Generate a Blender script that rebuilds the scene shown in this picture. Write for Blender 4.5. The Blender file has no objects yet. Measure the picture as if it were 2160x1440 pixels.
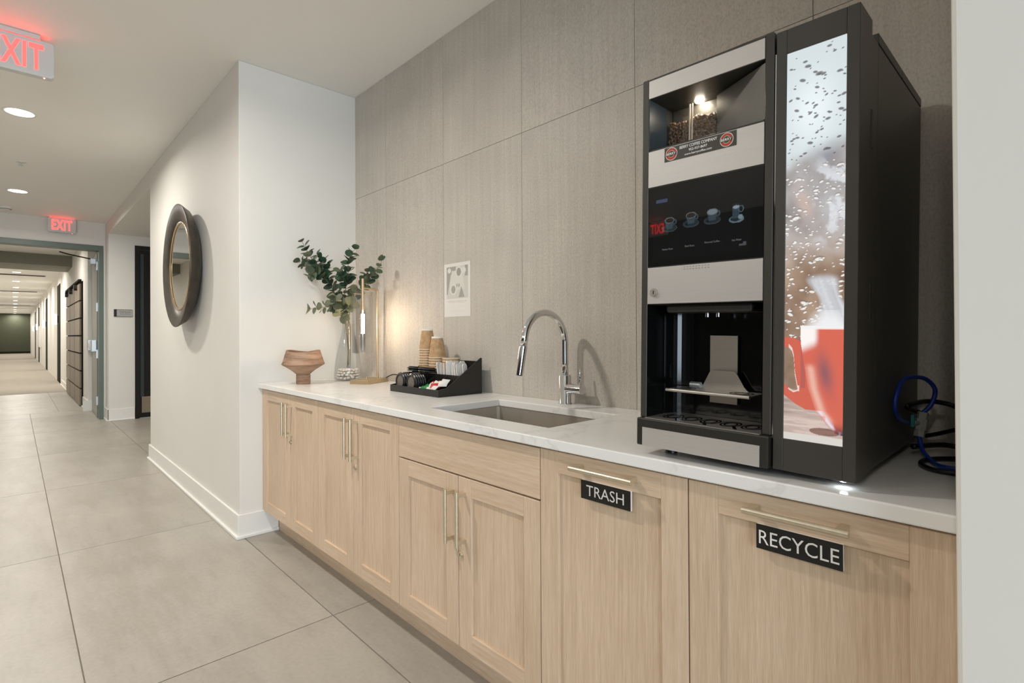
import bpy, math, random
import numpy as np
from mathutils import Matrix, Vector, Euler

random.seed(7); RNG = np.random.RandomState(11)
S = bpy.context.scene
COL = S.collection
PI = math.pi

# ------------------------------------------------------------------ camera
cam_d = bpy.data.cameras.new('camera'); cam = bpy.data.objects.new('camera', cam_d); COL.objects.link(cam)
cam_d.sensor_width = 36.0; cam_d.lens = 1111.0 / 2160 * 36; cam_d.shift_y = -21.5 / 2160
cam_d.clip_start = .02; cam_d.clip_end = 200
M = Matrix.Rotation(math.radians(46.6), 4, 'Z') @ Matrix.Rotation(PI / 2 + .005, 4, 'X') @ Matrix.Rotation(-.0055, 4, 'Z')
M.translation = (0, 0, 1.15); cam.matrix_world = M
S.camera = cam

# ------------------------------------------------------------------ world, exposure, daylight
S.view_settings.view_transform = 'Standard'; S.view_settings.look = 'None'
S.view_settings.gamma = 1; S.view_settings.use_curve_mapping = False
S.view_settings.exposure = -0.08
W = bpy.data.worlds.new('world'); S.world = W; W.use_nodes = True
W.node_tree.nodes['Background'].inputs[0].default_value = (.80, .90, 1.0, 1)
W.node_tree.nodes['Background'].inputs[1].default_value = 1.0
CAN_W = 31.0; WINDOW_W = 255.0

def area(name, loc, rot, sx, sy, power, color, shape='RECTANGLE', spread=None):
    l = bpy.data.lights.new(name, 'AREA'); l.shape = shape; l.size = sx
    if shape in ('RECTANGLE', 'ELLIPSE'): l.size_y = sy
    l.energy = power; l.color = color
    if spread: l.spread = spread
    o = bpy.data.objects.new(name, l); COL.objects.link(o); o.location = loc; o.rotation_euler = rot
    return o
# daylight of the lobby's tall glazing behind the camera (the wall at x = 5)
area('window_daylight', (4.9, -1.8, 1.35), (0, PI / 2, 0), 2.1, 4.6, WINDOW_W, (.76, .88, 1.0))

# ------------------------------------------------------------------ helpers
def srgb(r, g, b):
    f = lambda c: (c / 255 / 12.92) if c / 255 <= .04045 else ((c / 255 + .055) / 1.055) ** 2.4
    return (f(r), f(g), f(b))

class NT:
    def __init__(s, name):
        s.m = bpy.data.materials.new(name); s.m.use_nodes = True
        s.t = s.m.node_tree; s.b = s.t.nodes['Principled BSDF']; s.out = s.t.nodes['Material Output']
    def n(s, typ, **kw):
        x = s.t.nodes.new(typ)
        for k, v in kw.items():
            if k in x.inputs: x.inputs[k].default_value = v
            else: setattr(x, k, v)
        return x
    def l(s, a, b): s.t.links.new(a, b)
    def ramp(s, fac, stops):
        r = s.n('ShaderNodeValToRGB'); e = r.color_ramp.elements
        while len(e) < len(stops): e.new(.5)
        for q, (p, c) in zip(e, stops): q.position = p; q.color = (*c, 1)
        s.l(fac, r.inputs[0]); return r
    def coords(s, scale, rnd=True):
        tc = s.n('ShaderNodeTexCoord'); mp = s.n('ShaderNodeMapping'); mp.inputs['Scale'].default_value = scale
        if rnd:
            oi = s.n('ShaderNodeObjectInfo'); mu = s.n('ShaderNodeMath', operation='MULTIPLY'); mu.inputs[1].default_value = 37.0
            ad = s.n('ShaderNodeVectorMath', operation='ADD')
            s.l(oi.outputs['Random'], mu.inputs[0]); s.l(tc.outputs['Object'], ad.inputs[0]); s.l(mu.outputs[0], ad.inputs[1])
            s.l(ad.outputs[0], mp.inputs[0])
        else: s.l(tc.outputs['Object'], mp.inputs[0])
        return mp.outputs[0]
    def noise(s, vec, scale=5, detail=4, rough=.5):
        x = s.n('ShaderNodeTexNoise'); x.inputs['Scale'].default_value = scale; x.inputs['Detail'].default_value = detail
        x.inputs['Roughness'].default_value = rough; s.l(vec, x.inputs['Vector']); return x.outputs['Fac']
    def bump(s, h, strength=.2, dist=.002):
        x = s.n('ShaderNodeBump'); x.inputs['Strength'].default_value = strength; x.inputs['Distance'].default_value = dist
        s.l(h, x.inputs['Height']); s.l(x.outputs[0], s.b.inputs['Normal'])

MAT = {}
def pm(name, color, rough=.5, metal=0., var=.06, scale=6., spec=None, coat=0., stretch=(1, 1, 1), bump=0.):
    n = NT(name); c = np.array(color)
    v = n.noise(n.coords(stretch), scale, 3)
    r = n.ramp(v, [(.3, tuple(c * (1 - var))), (.7, tuple(np.minimum(c * (1 + var), 1)))])
    n.l(r.outputs[0], n.b.inputs['Base Color'])
    n.b.inputs['Roughness'].default_value = rough; n.b.inputs['Metallic'].default_value = metal
    if spec is not None: n.b.inputs['Specular IOR Level'].default_value = spec
    if coat: n.b.inputs['Coat Weight'].default_value = coat
    if bump: n.bump(v, bump)
    MAT[name] = n.m; return n
def em(name, color, strength):
    n = NT(name); n.b.inputs['Base Color'].default_value = (*color, 1)
    n.b.inputs['Emission Color'].default_value = (*color, 1); n.b.inputs['Emission Strength'].default_value = strength
    MAT[name] = n.m; return n

pm('wall_paint', srgb(224, 221, 214), .6, var=.012, scale=3)
pm('ceiling_paint', srgb(238, 236, 231), .7, var=.012, scale=2)
pm('trim_paint', srgb(232, 230, 224), .35, var=.01)
pm('charcoal_paint', srgb(34, 34, 33), .6)
pm('olive_paint', srgb(66, 70, 52), .6, var=.05)
pm('olive_grey', srgb(128, 127, 112), .6, var=.03)
pm('green_frame', srgb(92, 106, 96), .4, var=.04)
pm('door_face', srgb(150, 152, 142), .4, var=.03)
pm('black_door', srgb(14, 14, 15), .25, var=.1)
pm('carpet', srgb(158, 150, 138), .95, var=.12, scale=120, bump=.3)
pm('locker_brown', srgb(134, 120, 102), .45, var=.08, stretch=(2, 2, 30), scale=3)
pm('dark_trim', srgb(40, 37, 29), .85, spec=.1)
pm('steel_brushed', srgb(196, 190, 182), .38, .85, var=.03, stretch=(1, 1, 60), scale=8)
pm('fascia_steel', srgb(205, 200, 195), .42, .55, var=.03, stretch=(1, 1, 80), scale=10)
pm('sink_steel', srgb(196, 188, 176), .45, .8, var=.08, stretch=(4, 4, 1), scale=4)
pm('chrome', srgb(225, 225, 225), .06, 1., var=.01)
pm('brass_brushed', srgb(214, 202, 178), .36, .8, var=.05, stretch=(20, 20, 20), scale=5)
pm('lamp_brass', srgb(206, 182, 146), .36, .8, var=.04)
pm('hinge_steel', srgb(200, 204, 206), .3, .7)
pm('black_metal', srgb(62, 59, 54), .42, .2, var=.08, scale=300)
pm('black_gloss', srgb(12, 12, 12), .12, var=.05)
pm('case_black', srgb(64, 61, 56), .4, var=.03)
pm('black_satin', srgb(40, 38, 35), .36, var=.08)
pm('black_plastic', srgb(30, 28, 26), .38, var=.1)
pm('slate_panel', srgb(52, 60, 66), .3, .1)
pm('hopper_panel', srgb(92, 90, 84), .45, .3, var=.1, scale=400)
pm('screen_glass', srgb(4, 4, 4), .04, var=.02, spec=.6)
pm('mirror_frame', srgb(84, 77, 68), .42, .6, var=.2, scale=14)
pm('gold_rim', srgb(210, 180, 140), .25, .9)
pm('paper_white', srgb(228, 224, 218), .7, var=.02)
pm('sign_black', srgb(22, 20, 17), .45)
pm('letter_white', srgb(235, 232, 226), .5, var=.01)
pm('sticker_dark', srgb(66, 62, 55), .5)
pm('sticker_red', srgb(184, 62, 48), .5)
pm('sticker_green', srgb(60, 84, 60), .5)
pm('kraft_cup', srgb(184, 148, 108), .7, var=.22, scale=60)
pm('cup_rim', srgb(226, 206, 178), .6)
pm('lid_black', srgb(26, 26, 28), .35)
pm('lid_grey', srgb(112, 102, 92), .5)
pm('packet_white', srgb(226, 222, 216), .6, var=.04)
pm('packet_green', srgb(30, 128, 62), .5, var=.15, scale=40)
pm('packet_red', srgb(190, 40, 44), .5, var=.15, scale=40)
pm('packet_orange', srgb(214, 90, 40), .5)
pm('pebble', srgb(214, 206, 196), .6, var=.1)
pm('stem_brown', srgb(120, 104, 74), .6)
pm('leaf_green', srgb(82, 95, 72), .55, var=.28, scale=9)
pm('leaf_sage', srgb(112, 116, 92), .6, var=.25, scale=9)
pm('leaf_deep', srgb(48, 76, 54), .5, var=.25, scale=9)
pm('cable_black', srgb(14, 14, 14), .4)
pm('hose_blue', srgb(22, 52, 140), .4)
pm('valve_grey', srgb(150, 152, 148), .5)
pm('valve_teal', srgb(20, 120, 120), .5)
pm('exit_housing', srgb(206, 208, 206), .5, var=.01)
pm('sign_grey', srgb(168, 167, 162), .5)
pm('grout', srgb(132, 124, 112), .9)
pm('wall_grout', srgb(118, 112, 102), .9)
pm('detector_white', srgb(228, 226, 220), .5)
pm('vent_grey', srgb(120, 116, 108), .6)
em('exit_red', (1.0, .028, .025), 8.0)
em('can_lens', (1.0, .95, .86), 12.0)
em('sconce_glow', (1.0, .96, .88), 2.6)
em('led_green', (1, .3, .25), 3.0)
em('bulb_glow', (1.0, .78, .55), 110.0)
em('hopper_led', (1.0, .90, .74), 110.0)
em('underlight_led', (.85, .95, 1.0), 22.0)

def glass(name, tint=(1, 1, 1), gl=.06):
    n = NT(name); t = n.t
    tr = n.n('ShaderNodeBsdfTransparent'); tr.inputs[0].default_value = (*tint, 1)
    g = n.n('ShaderNodeBsdfGlossy'); g.inputs['Roughness'].default_value = .02
    lw = n.n('ShaderNodeLayerWeight'); lw.inputs['Blend'].default_value = .14
    ad = n.n('ShaderNodeMath', operation='MULTIPLY_ADD'); ad.inputs[1].default_value = .50; ad.inputs[2].default_value = gl
    mx = n.n('ShaderNodeMixShader'); n.l(lw.outputs['Facing'], ad.inputs[0]); n.l(ad.outputs[0], mx.inputs[0])
    n.l(tr.outputs[0], mx.inputs[1]); n.l(g.outputs[0], mx.inputs[2]); n.l(mx.outputs[0], n.out.inputs[0])
    t.nodes.remove(n.b); MAT[name] = n.m
glass('clear_glass', (.995, .995, .995), .006)
glass('vase_glass', (.99, .993, .99), .012)
glass('hopper_glass', (.97, .96, .94), .03)

n = NT('mirror_silver'); n.b.inputs['Base Color'].default_value = (.86, .87, .85, 1); n.b.inputs['Metallic'].default_value = 1
n.b.inputs['Roughness'].default_value = .01; MAT['mirror_silver'] = n.m

def oak(name, stretch):
    n = NT(name); v = n.coords(stretch)
    a = n.noise(v, 9, 6, .6); b = n.noise(v, 42, 3, .5); c = n.noise(n.coords((1.2, 1.2, 1.2)), 2.0, 2)
    r1 = n.ramp(a, [(.32, srgb(206, 179, 151)), (.5, srgb(214, 189, 163)), (.68, srgb(221, 198, 173))])
    r2 = n.ramp(b, [(.36, (.91, .895, .88)), (.62, (1.02, 1.02, 1.015))])
    r3 = n.ramp(c, [(.3, (.94, .93, .91)), (.7, (1.03, 1.03, 1.03))])
    m1 = n.n('ShaderNodeMixRGB', blend_type='MULTIPLY'); m1.inputs[0].default_value = 1
    m2 = n.n('ShaderNodeMixRGB', blend_type='MULTIPLY'); m2.inputs[0].default_value = 1
    n.l(r1.outputs[0], m1.inputs[1]); n.l(r2.outputs[0], m1.inputs[2]); n.l(m1.outputs[0], m2.inputs[1]); n.l(r3.outputs[0], m2.inputs[2])
    n.l(m2.outputs[0], n.b.inputs['Base Color']); n.b.inputs['Roughness'].default_value = .45
    n.bump(b, .08, .001); MAT[name] = n.m
oak('oak_vertical', (14, 14, .5)); oak('oak_horizontal', (.5, 14, 14))

def tile_floor():
    n = NT('floor_stone'); v = n.coords((1, 1, 1))
    a = n.noise(v, 1.4, 6, .6); vs = n.coords((1.2, 5, 1)); b = n.noise(vs, 1.6, 8, .65); c = n.noise(v, 60, 2)
    r = n.ramp(a, [(.3, srgb(158, 151, 141)), (.7, srgb(173, 167, 157))])
    k = n.ramp(b, [(.42, (.93, .92, .90)), (.5, (1, 1, 1)), (.62, (1.05, 1.05, 1.04))])
    k2 = n.ramp(c, [(.3, (.95, .945, .93)), (.6, (1.02, 1.02, 1.02))])
    m1 = n.n('ShaderNodeMixRGB', blend_type='MULTIPLY'); m1.inputs[0].default_value = 1
    m2 = n.n('ShaderNodeMixRGB', blend_type='MULTIPLY'); m2.inputs[0].default_value = 1
    n.l(r.outputs[0], m1.inputs[1]); n.l(k.outputs[0], m1.inputs[2]); n.l(m1.outputs[0], m2.inputs[1]); n.l(k2.outputs[0], m2.inputs[2])
    n.l(m2.outputs[0], n.b.inputs['Base Color']); n.b.inputs['Roughness'].default_value = .38
    n.bump(c, .05, .001); MAT['floor_stone'] = n.m
def tile_wall():
    n = NT('wall_stone'); vs = n.coords((14, 14, .35)); v = n.coords((1, 1, 1))
    a = n.noise(vs, 3.0, 7, .62); f = n.noise(n.coords((40, 40, 1.2)), 2.5, 4); b = n.noise(v, 2.6, 6, .6); sp = n.noise(n.coords((1, 1, .55)), 210, 2, .6)
    r = n.ramp(a, [(.3, srgb(194, 186, 176)), (.5, srgb(198, 191, 181)), (.7, srgb(203, 196, 186))])
    k1 = n.ramp(f, [(.35, (.965, .965, .965)), (.65, (1.02, 1.02, 1.02))])
    k2 = n.ramp(b, [(.35, (.93, .93, .93)), (.65, (1.04, 1.035, 1.03))])
    k3 = n.ramp(sp, [(.28, (.82, .81, .79)), (.5, (1, 1, 1)), (.72, (1.09, 1.085, 1.08))])
    prev = r.outputs[0]
    for k in (k1, k2, k3):
        m = n.n('ShaderNodeMixRGB', blend_type='MULTIPLY'); m.inputs[0].default_value = 1
        n.l(prev, m.inputs[1]); n.l(k.outputs[0], m.inputs[2]); prev = m.outputs[0]
    n.l(prev, n.b.inputs['Base Color']); n.b.inputs['Roughness'].default_value = .6
    n.bump(f, .12, .001); MAT['wall_stone'] = n.m
def quartz():
    n = NT('quartz'); v = n.coords((1, 1, 1), False)
    w = n.noise(v, 1.3, 6, .6)
    mp = n.n('ShaderNodeVectorMath', operation='MULTIPLY_ADD'); mp.inputs[1].default_value = (1, 1, 1); 
    a = n.noise(v, 1.6, 6, .6)
    sb = n.n('ShaderNodeMath', operation='SUBTRACT'); sb.inputs[1].default_value = .5; n.l(a, sb.inputs[0])
    ab = n.n('ShaderNodeMath', operation='ABSOLUTE'); n.l(sb.outputs[0], ab.inputs[0])
    r = n.ramp(ab.outputs[0], [(0, srgb(222, 219, 215)), (.008, srgb(232, 230, 226)), (.02, srgb(235, 233, 229))])
    n.l(r.outputs[0], n.b.inputs['Base Color']); n.b.inputs['Roughness'].default_value = .22; MAT['quartz'] = n.m
def claywood():
    n = NT('fired_clay'); v = n.coords((2, 2, 14)); a = n.noise(v, 3.5, 6, .65); b = n.noise(n.coords((1, 1, 1)), 14, 4)
    r = n.ramp(a, [(.3, srgb(122, 96, 78)), (.5, srgb(164, 132, 108)), (.72, srgb(186, 154, 130))])
    k = n.ramp(b, [(.3, (.85, .85, .86)), (.7, (1.08, 1.06, 1.04))])
    m = n.n('ShaderNodeMixRGB', blend_type='MULTIPLY'); m.inputs[0].default_value = 1
    n.l(r.outputs[0], m.inputs[1]); n.l(k.outputs[0], m.inputs[2]); n.l(m.outputs[0], n.b.inputs['Base Color'])
    n.b.inputs['Roughness'].default_value = .7; n.bump(b, .2, .002); MAT['fired_clay'] = n.m
def beans():
    n = NT('coffee_beans'); v = n.coords((1, 1, 1), False)
    a = n.noise(v, 220, 2)
    r = n.ramp(a, [(.3, srgb(78, 54, 38)), (.55, srgb(140, 108, 80)), (.75, srgb(188, 158, 128))])
    n.l(r.outputs[0], n.b.inputs['Base Color']); n.b.inputs['Roughness'].default_value = .4; MAT['coffee_beans'] = n.m
def vcol(name, emit, rough=.5):
    n = NT(name); at = n.n('ShaderNodeAttribute'); at.attribute_name = 'Col'
    if emit:
        n.b.inputs['Base Color'].default_value = (.01, .01, .01, 1)
        n.l(at.outputs['Color'], n.b.inputs['Emission Color']); n.b.inputs['Emission Strength'].default_value = emit
    else: n.l(at.outputs['Color'], n.b.inputs['Base Color'])
    n.b.inputs['Roughness'].default_value = rough; MAT[name] = n.m
tile_floor(); tile_wall(); quartz(); claywood(); beans()
vcol('display_print', .95, .15); vcol('screen_print', .6, .02); vcol('paper_print', 0, .7)

class MB:
    """collects shapes, builds ONE mesh object"""
    def __init__(s): s.v = []; s.f = []; s.sm = []
    def add(s, vs, fs, smooth=False, mat=None):
        k = len(s.v)
        s.v += [tuple((mat @ Vector(p)) if mat else p) for p in vs]
        s.f += [tuple(i + k for i in q) for q in fs]; s.sm += [smooth] * len(fs); return s
    def box(s, x0, x1, y0, y1, z0, z1, mat=None):
        vs = [(x, y, z) for z in (z0, z1) for y in (y0, y1) for x in (x0, x1)]
        return s.add(vs, [(0, 2, 3, 1), (4, 5, 7, 6), (0, 1, 5, 4), (2, 6, 7, 3), (0, 4, 6, 2), (1, 3, 7, 5)], False, mat)
    def lathe(s, prof, seg=24, mat=None, smooth=True, cap=True):
        vs = []; fs = []; k = len(prof)
        for i in range(seg):
            a = 2 * PI * i / seg; c, d = math.cos(a), math.sin(a)
            vs += [(r * c, r * d, z) for r, z in prof]
        for i in range(seg):
            j = (i + 1) % seg
            for q in range(k - 1): fs.append((i * k + q, j * k + q, j * k + q + 1, i * k + q + 1))
        if cap:
            if prof[0][0] > 1e-6: fs.append(tuple(i * k for i in range(seg))[::-1])
            if prof[-1][0] > 1e-6: fs.append(tuple(i * k + k - 1 for i in range(seg)))
        return s.add(vs, fs, smooth, mat)
    def cyl(s, p, q, r, seg=16, r2=None, smooth=True):
        p, q = Vector(p), Vector(q); d = q - p
        m = Matrix.Translation(p) @ d.to_track_quat('Z', 'Y').to_matrix().to_4x4()
        L, q2 = d.length, r2 or r
        s.lathe([(r, 0), (q2, L)], seg, m, smooth, False)
        ring = lambda rr, z: [(rr * math.cos(2 * PI * i / seg), rr * math.sin(2 * PI * i / seg), z) for i in range(seg)]
        s.add(ring(r, 0), [tuple(range(seg))[::-1]], False, m); return s.add(ring(q2, L), [tuple(range(seg))], False, m)
    def tube(s, pts, r, seg=10, r_end=None):
        P = [Vector(p) for p in pts]; k = len(P); vs = []; fs = []; up = None
        for i, p in enumerate(P):
            t = (P[min(i + 1, k - 1)] - P[max(i - 1, 0)]).normalized()
            if up is None: up = t.orthogonal().normalized()
            up = (up - t * up.dot(t)).normalized(); w = t.cross(up)
            rr = r if r_end is None else r + (r_end - r) * i / (k - 1)
            vs += [tuple(p + up * rr * math.cos(2 * PI * j / seg) + w * rr * math.sin(2 * PI * j / seg)) for j in range(seg)]
        for i in range(k - 1):
            for j in range(seg):
                a, b = i * seg + j, i * seg + (j + 1) % seg; fs.append((a, b, b + seg, a + seg))
        fs.append(tuple(range(seg))[::-1]); fs.append(tuple((k - 1) * seg + j for j in range(seg)))
        return s.add(vs, fs, True)
    def prism(s, poly, axis, a, b):
        """poly: 2D points; axis x/y/z: extruded from a to b along that axis"""
        def P(u, v, w): return {'x': (w, u, v), 'y': (u, w, v), 'z': (u, v, w)}[axis]
        k = len(poly); vs = [P(u, v, a) for u, v in poly] + [P(u, v, b) for u, v in poly]
        fs = [tuple(range(k))[::-1], tuple(range(k, 2 * k))] + [(i, (i + 1) % k, k + (i + 1) % k, k + i) for i in range(k)]
        return s.add(vs, fs)
    def mesh(s, name, mat):
        me = bpy.data.meshes.new(name); me.from_pydata(s.v, [], s.f); me.materials.append(MAT[mat])
        me.polygons.foreach_set('use_smooth', s.sm); me.update(); 
        import bmesh
        b = bmesh.new(); b.from_mesh(me); bmesh.ops.recalc_face_normals(b, faces=b.faces); b.to_mesh(me); b.free()
        return me
    def build(s, name, mat, parent=None, bevel=0, loc=None, seg=2):
        o = bpy.data.objects.new(name, s.mesh(name, mat)); COL.objects.link(o)
        if parent: o.parent = parent
        if loc: o.location = loc
        if bevel:
            md = o.modifiers.new('bevel', 'BEVEL'); md.width = bevel; md.segments = seg; md.limit_method = 'ANGLE'; md.angle_limit = .7
        return o

def tag(o, label, cat, group=None, kind=None):
    if label: o['label'] = label
    if cat: o['category'] = cat
    if group: o['group'] = group
    if kind: o['kind'] = kind
    return o
def thing(name, label, cat, loc=(0, 0, 0), rot=(0, 0, 0), group=None):
    o = bpy.data.objects.new(name, None); COL.objects.link(o); o.location = loc; o.rotation_euler = rot
    o.empty_display_size = .05
    return tag(o, label, cat, group)
def inst(me, name, parent=None, loc=(0, 0, 0), rot=(0, 0, 0), scale=None):
    o = bpy.data.objects.new(name, me); COL.objects.link(o); o.parent = parent; o.location = loc; o.rotation_euler = rot
    if scale: o.scale = scale
    return o
def struct(name, mb, mat, parent=None, bevel=0, label=None):
    o = mb.build(name, mat, parent, bevel)
    if not parent: o['kind'] = 'structure'
    if label: o['label'] = label
    return o
def text_mb(txt, w, h, depth, face, origin, bold=False, squeeze=True):
    """flat lettering, w x h, centred on origin; face '-y' or '+x' is the side it is read from"""
    c = bpy.data.curves.new('t', 'FONT'); c.body = txt; c.align_x = 'CENTER'; c.align_y = 'CENTER'; c.resolution_u = 3
    c.offset = (.026 if txt == 'EXIT' else .018) if bold else 0.0; c.space_character = 1.12 if txt == 'EXIT' else 1.0
    ob = bpy.data.objects.new('t', c); COL.objects.link(ob)
    bpy.context.view_layer.update(); dg = bpy.context.evaluated_depsgraph_get()
    me = bpy.data.meshes.new_from_object(ob.evaluated_get(dg))
    P = np.array([v.co[:] for v in me.vertices]); F = [tuple(p.vertices) for p in me.polygons]
    bpy.data.objects.remove(ob); bpy.data.curves.remove(c); bpy.data.meshes.remove(me)
    lo, hi = P.min(0), P.max(0); P = (P - (lo + hi) / 2) / (hi - lo + 1e-9)
    sx, sy = w, h
    ox, oy, oz = origin; mb = MB(); vs = []
    for p in P:
        a, b = p[0] * sx, p[1] * sy
        vs.append((ox + a, oy - depth, oz + b) if face == '-y' else (ox + depth, oy + a, oz + b))
    mb.add(vs, F); return mb
def grid_print(name, parent, mat, x0, x1, z0, z1, y, nx, ny, fn):
    """flat printed picture facing -y; fn(s, t) -> rgb arrays, s right, t up, in 0..1"""
    s_, t_ = np.meshgrid(np.linspace(0, 1, nx), np.linspace(0, 1, ny))
    rgb = fn(s_, t_)
    P = np.stack([x0 + (x1 - x0) * s_, np.full_like(s_, y), z0 + (z1 - z0) * t_], -1).reshape(-1, 3)
    i = np.arange(nx * ny).reshape(ny, nx)
    F = np.stack([i[:-1, :-1], i[:-1, 1:], i[1:, 1:], i[1:, :-1]], -1).reshape(-1, 4)
    me = bpy.data.meshes.new(name); me.from_pydata(P.tolist(), [], F.tolist()); me.materials.append(MAT[mat])
    ca = me.color_attributes.new('Col', 'FLOAT_COLOR', 'POINT')
    full = np.concatenate([np.clip(rgb.reshape(-1, 3), 0, 4), np.ones((nx * ny, 1))], 1).astype(np.float32)
    ca.data.foreach_set('color', full.ravel())
    o = bpy.data.objects.new(name, me); COL.objects.link(o); o.parent = parent; return o
LIN = lambda r, g, b: np.array(srgb(r, g, b))

# ------------------------------------------------------------------ dimensions (metres)
H = 2.72                      # ceiling
XL, XR = -3.24, -.108         # alcove side walls
YB = 1.6436                   # tiled back wall
YW = .931                     # front of the white walls either side of the alcove
XO = -5.93                    # end of the mirror wall, recess beyond
XS, XD = -8.93, -9.25         # sign wall, green-framed door wall
YC = .83                      # corridor right wall
XBM = -13.4                   # ceiling beam / carpet edge

# ------------------------------------------------------------------ floor
fl = struct('floor', MB().box(-10.6, 5.2, -4.6, 2.4, -.12, -.004), 'grout')
jx = [-2.083 - 1.5855 * k for k in range(-5, 6)][::-1]; jx = [x for x in jx if -10.6 < x < 5.2]
xs = [-10.6] + jx + [5.2]; jy = [.951 + .7805 * k for k in range(-7, 2)]; ys = [-4.6] + [y for y in jy if -4.6 < y < 2.4] + [2.4]
tile_me = {}
g = .0022
for i in range(len(xs) - 1):
    for j in range(len(ys) - 1):
        w, d = xs[i + 1] - xs[i], ys[j + 1] - ys[j]
        if w < .01 or d < .01: continue
        key = (round(w, 3), round(d, 3))
        if key not in tile_me: tile_me[key] = MB().box(-w / 2 + g, w / 2 - g, -d / 2 + g, d / 2 - g, -.0038, 0).mesh('floor_tile', 'floor_stone')
        inst(tile_me[key], 'floor_tile', fl, ((xs[i] + xs[i + 1]) / 2, (ys[j] + ys[j + 1]) / 2, 0))
fv = struct('floor_vestibule', MB().box(-14.35, -10.6, -1.6, 1.2, -.12, -.004), 'grout')
for k in range(3):
    for q in range(4):
        x0 = -10.6 - 1.25 * (k + 1); y0 = -1.6 + .7 * q
        inst(tile_me.setdefault('v', MB().box(g, 1.25 - g, g, .7 - g, -.0038, 0).mesh('floor_tile', 'floor_stone')), 'floor_tile', fv, (x0, y0, 0))
struct('floor_carpet', MB().box(-49.2, -14.35, -1.6, 1.2, -.12, .002), 'carpet')

# ------------------------------------------------------------------ ceiling
struct('ceiling', MB().box(XD - .2, 5.2, -4.6, 2.4, H, H + .12), 'ceiling_paint')
struct('ceiling_corridor', MB().box(-49.2, XD - .2, -1.6, 1.2, H, H + .12), 'ceiling_paint')

# ------------------------------------------------------------------ walls
wb = struct('wall_back', MB().box(XL - .1, XR + .1, YB + .004, YB + .16, 0, H), 'wall_grout')
cx = [XL] + [-2.847 + .589 * k for k in range(5)] + [XR]; cz = [.02, .855, 2.045, H]
for i in range(len(cx) - 1):
    for j in range(3):
        w, d = cx[i + 1] - cx[i], cz[j + 1] - cz[j]; key = ('w', round(w, 3), j)
        if key not in tile_me: tile_me[key] = MB().box(-w / 2 + .001, w / 2 - .001, 0, .0035, -d / 2 + .001, d / 2 - .001).mesh('wall_tile', 'wall_stone')
        inst(tile_me[key], 'wall_tile', wb, ((cx[i] + cx[i + 1]) / 2, YB, (cz[j] + cz[j + 1]) / 2))
struct('wall_left', MB().box(XO, XL, YW, 2.3, 0, H), 'wall_paint', bevel=.004)
struct('wall_right', MB().box(XR, 1.6, YW, 2.3, 0, H), 'wall_paint', bevel=.006)
struct('wall_header', MB().box(XS, XO, YW, 2.3, 2.54, H), 'wall_paint')
struct('wall_recess_back', MB().box(XS, XO, 2.3, 2.4, 0, H), 'wall_paint')
# wall with the room sign: solid up to the black door
ws = MB().box(XS - .3, XS, YW, 1.222, 0, H).box(XS - .3, XS, 1.222, 2.4, 2.41, H)
struct('wall_recess_side', ws, 'wall_paint')
# green-framed door wall
YJ = .905
wd = MB().box(XD - .15, XD, -4.6, -.93, 0, H).box(XD - .15, XD, YJ, YW, 0, H).box(XD - .15, XD, -.93, YJ, 2.405, H)
struct('wall_far', wd, 'wall_paint')
struct('wall_front', MB().box(XD - .15, 5.2, -4.75, -4.6, 0, H), 'charcoal_paint')
# right end of the lobby: wall with one wide window
we = MB().box(5.0, 5.15, -4.6, -4.2, 0, H).box(5.0, 5.15, .6, 2.4, 0, H).box(5.0, 5.15, -4.2, .6, 0, .25).box(5.0, 5.15, -4.2, .6, 2.6, H)
struct('wall_window', we, 'wall_paint')
wf = MB()
for y in (-4.2, -3.0, -1.8, -.6, .55): wf.box(5.02, 5.08, y, y + .05, .25, 2.6)
for z in (.25, 2.55): wf.box(5.02, 5.08, -4.2, .6, z, z + .05)
struct('window_1', wf, 'dark_trim')
struct('wall_side', MB().box(1.6, 5.2, 2.2, 2.4, 0, H), 'wall_paint')
# vestibule and corridor
struct('wall_vestibule', MB().box(-10.42, XD - .15, 1.0, 1.2, 0, H), 'wall_paint')
wc = struct('wall_corridor_right', MB().box(-49.2, -10.42, YC, 1.2, 0, H), 'wall_paint')
struct('wall_corridor_left', MB().box(-49.2, XD - .15, -1.6, -.93, 0, H), 'wall_paint')
struct('wall_corridor_end', MB().box(-49.4, -49.2, -1.6, 1.2, 0, H), 'olive_paint')
struct('baseboard_corridor_end', MB().box(-49.2, -49.17, -.93, YC, 0, .14), 'dark_trim')
struct('trim_beam', MB().box(-14.6, XBM, -.93, YC, 2.51, H), 'olive_grey')

# ------------------------------------------------------------------ baseboards
def bb(mb, p, q, nrm, h=.135):
    """run from p to q (2D) standing proud along nrm: board with eased top and a shoe"""
    (x0, y0), (x1, y1) = p, q; nx, ny = nrm
    for t, a, b in ((.014, 0, h), (.026, 0, .018)):
        X0, X1 = sorted((min(x0, x1), max(x0, x1))); Y0, Y1 = sorted((min(y0, y1), max(y0, y1)))
        if nx: X0, X1 = (X0, X0 + t * nx) if nx > 0 else (X0 + t * nx, X0)
        if ny: Y0, Y1 = (Y0, Y0 + t * ny) if ny > 0 else (Y0 + t * ny, Y0)
        mb.box(X0, X1, Y0, Y1, a, b)
    return mb
b = MB()
for tk, hh in ((.014, .135), (.026, .018)):
    b.prism([(XO - tk, 2.2), (XO - tk, YW - tk), (XL + tk, YW - tk), (XL + tk, 1.14), (XL, 1.14), (XL, YW), (XO, YW), (XO, 2.2)], 'z', 0, hh)
struct('baseboard_left', b, 'trim_paint', bevel=.004)
b = MB(); bb(b, (XR, YW), (1.6, YW), (0, -1)); struct('baseboard_right', b, 'trim_paint', bevel=.004)
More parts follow.
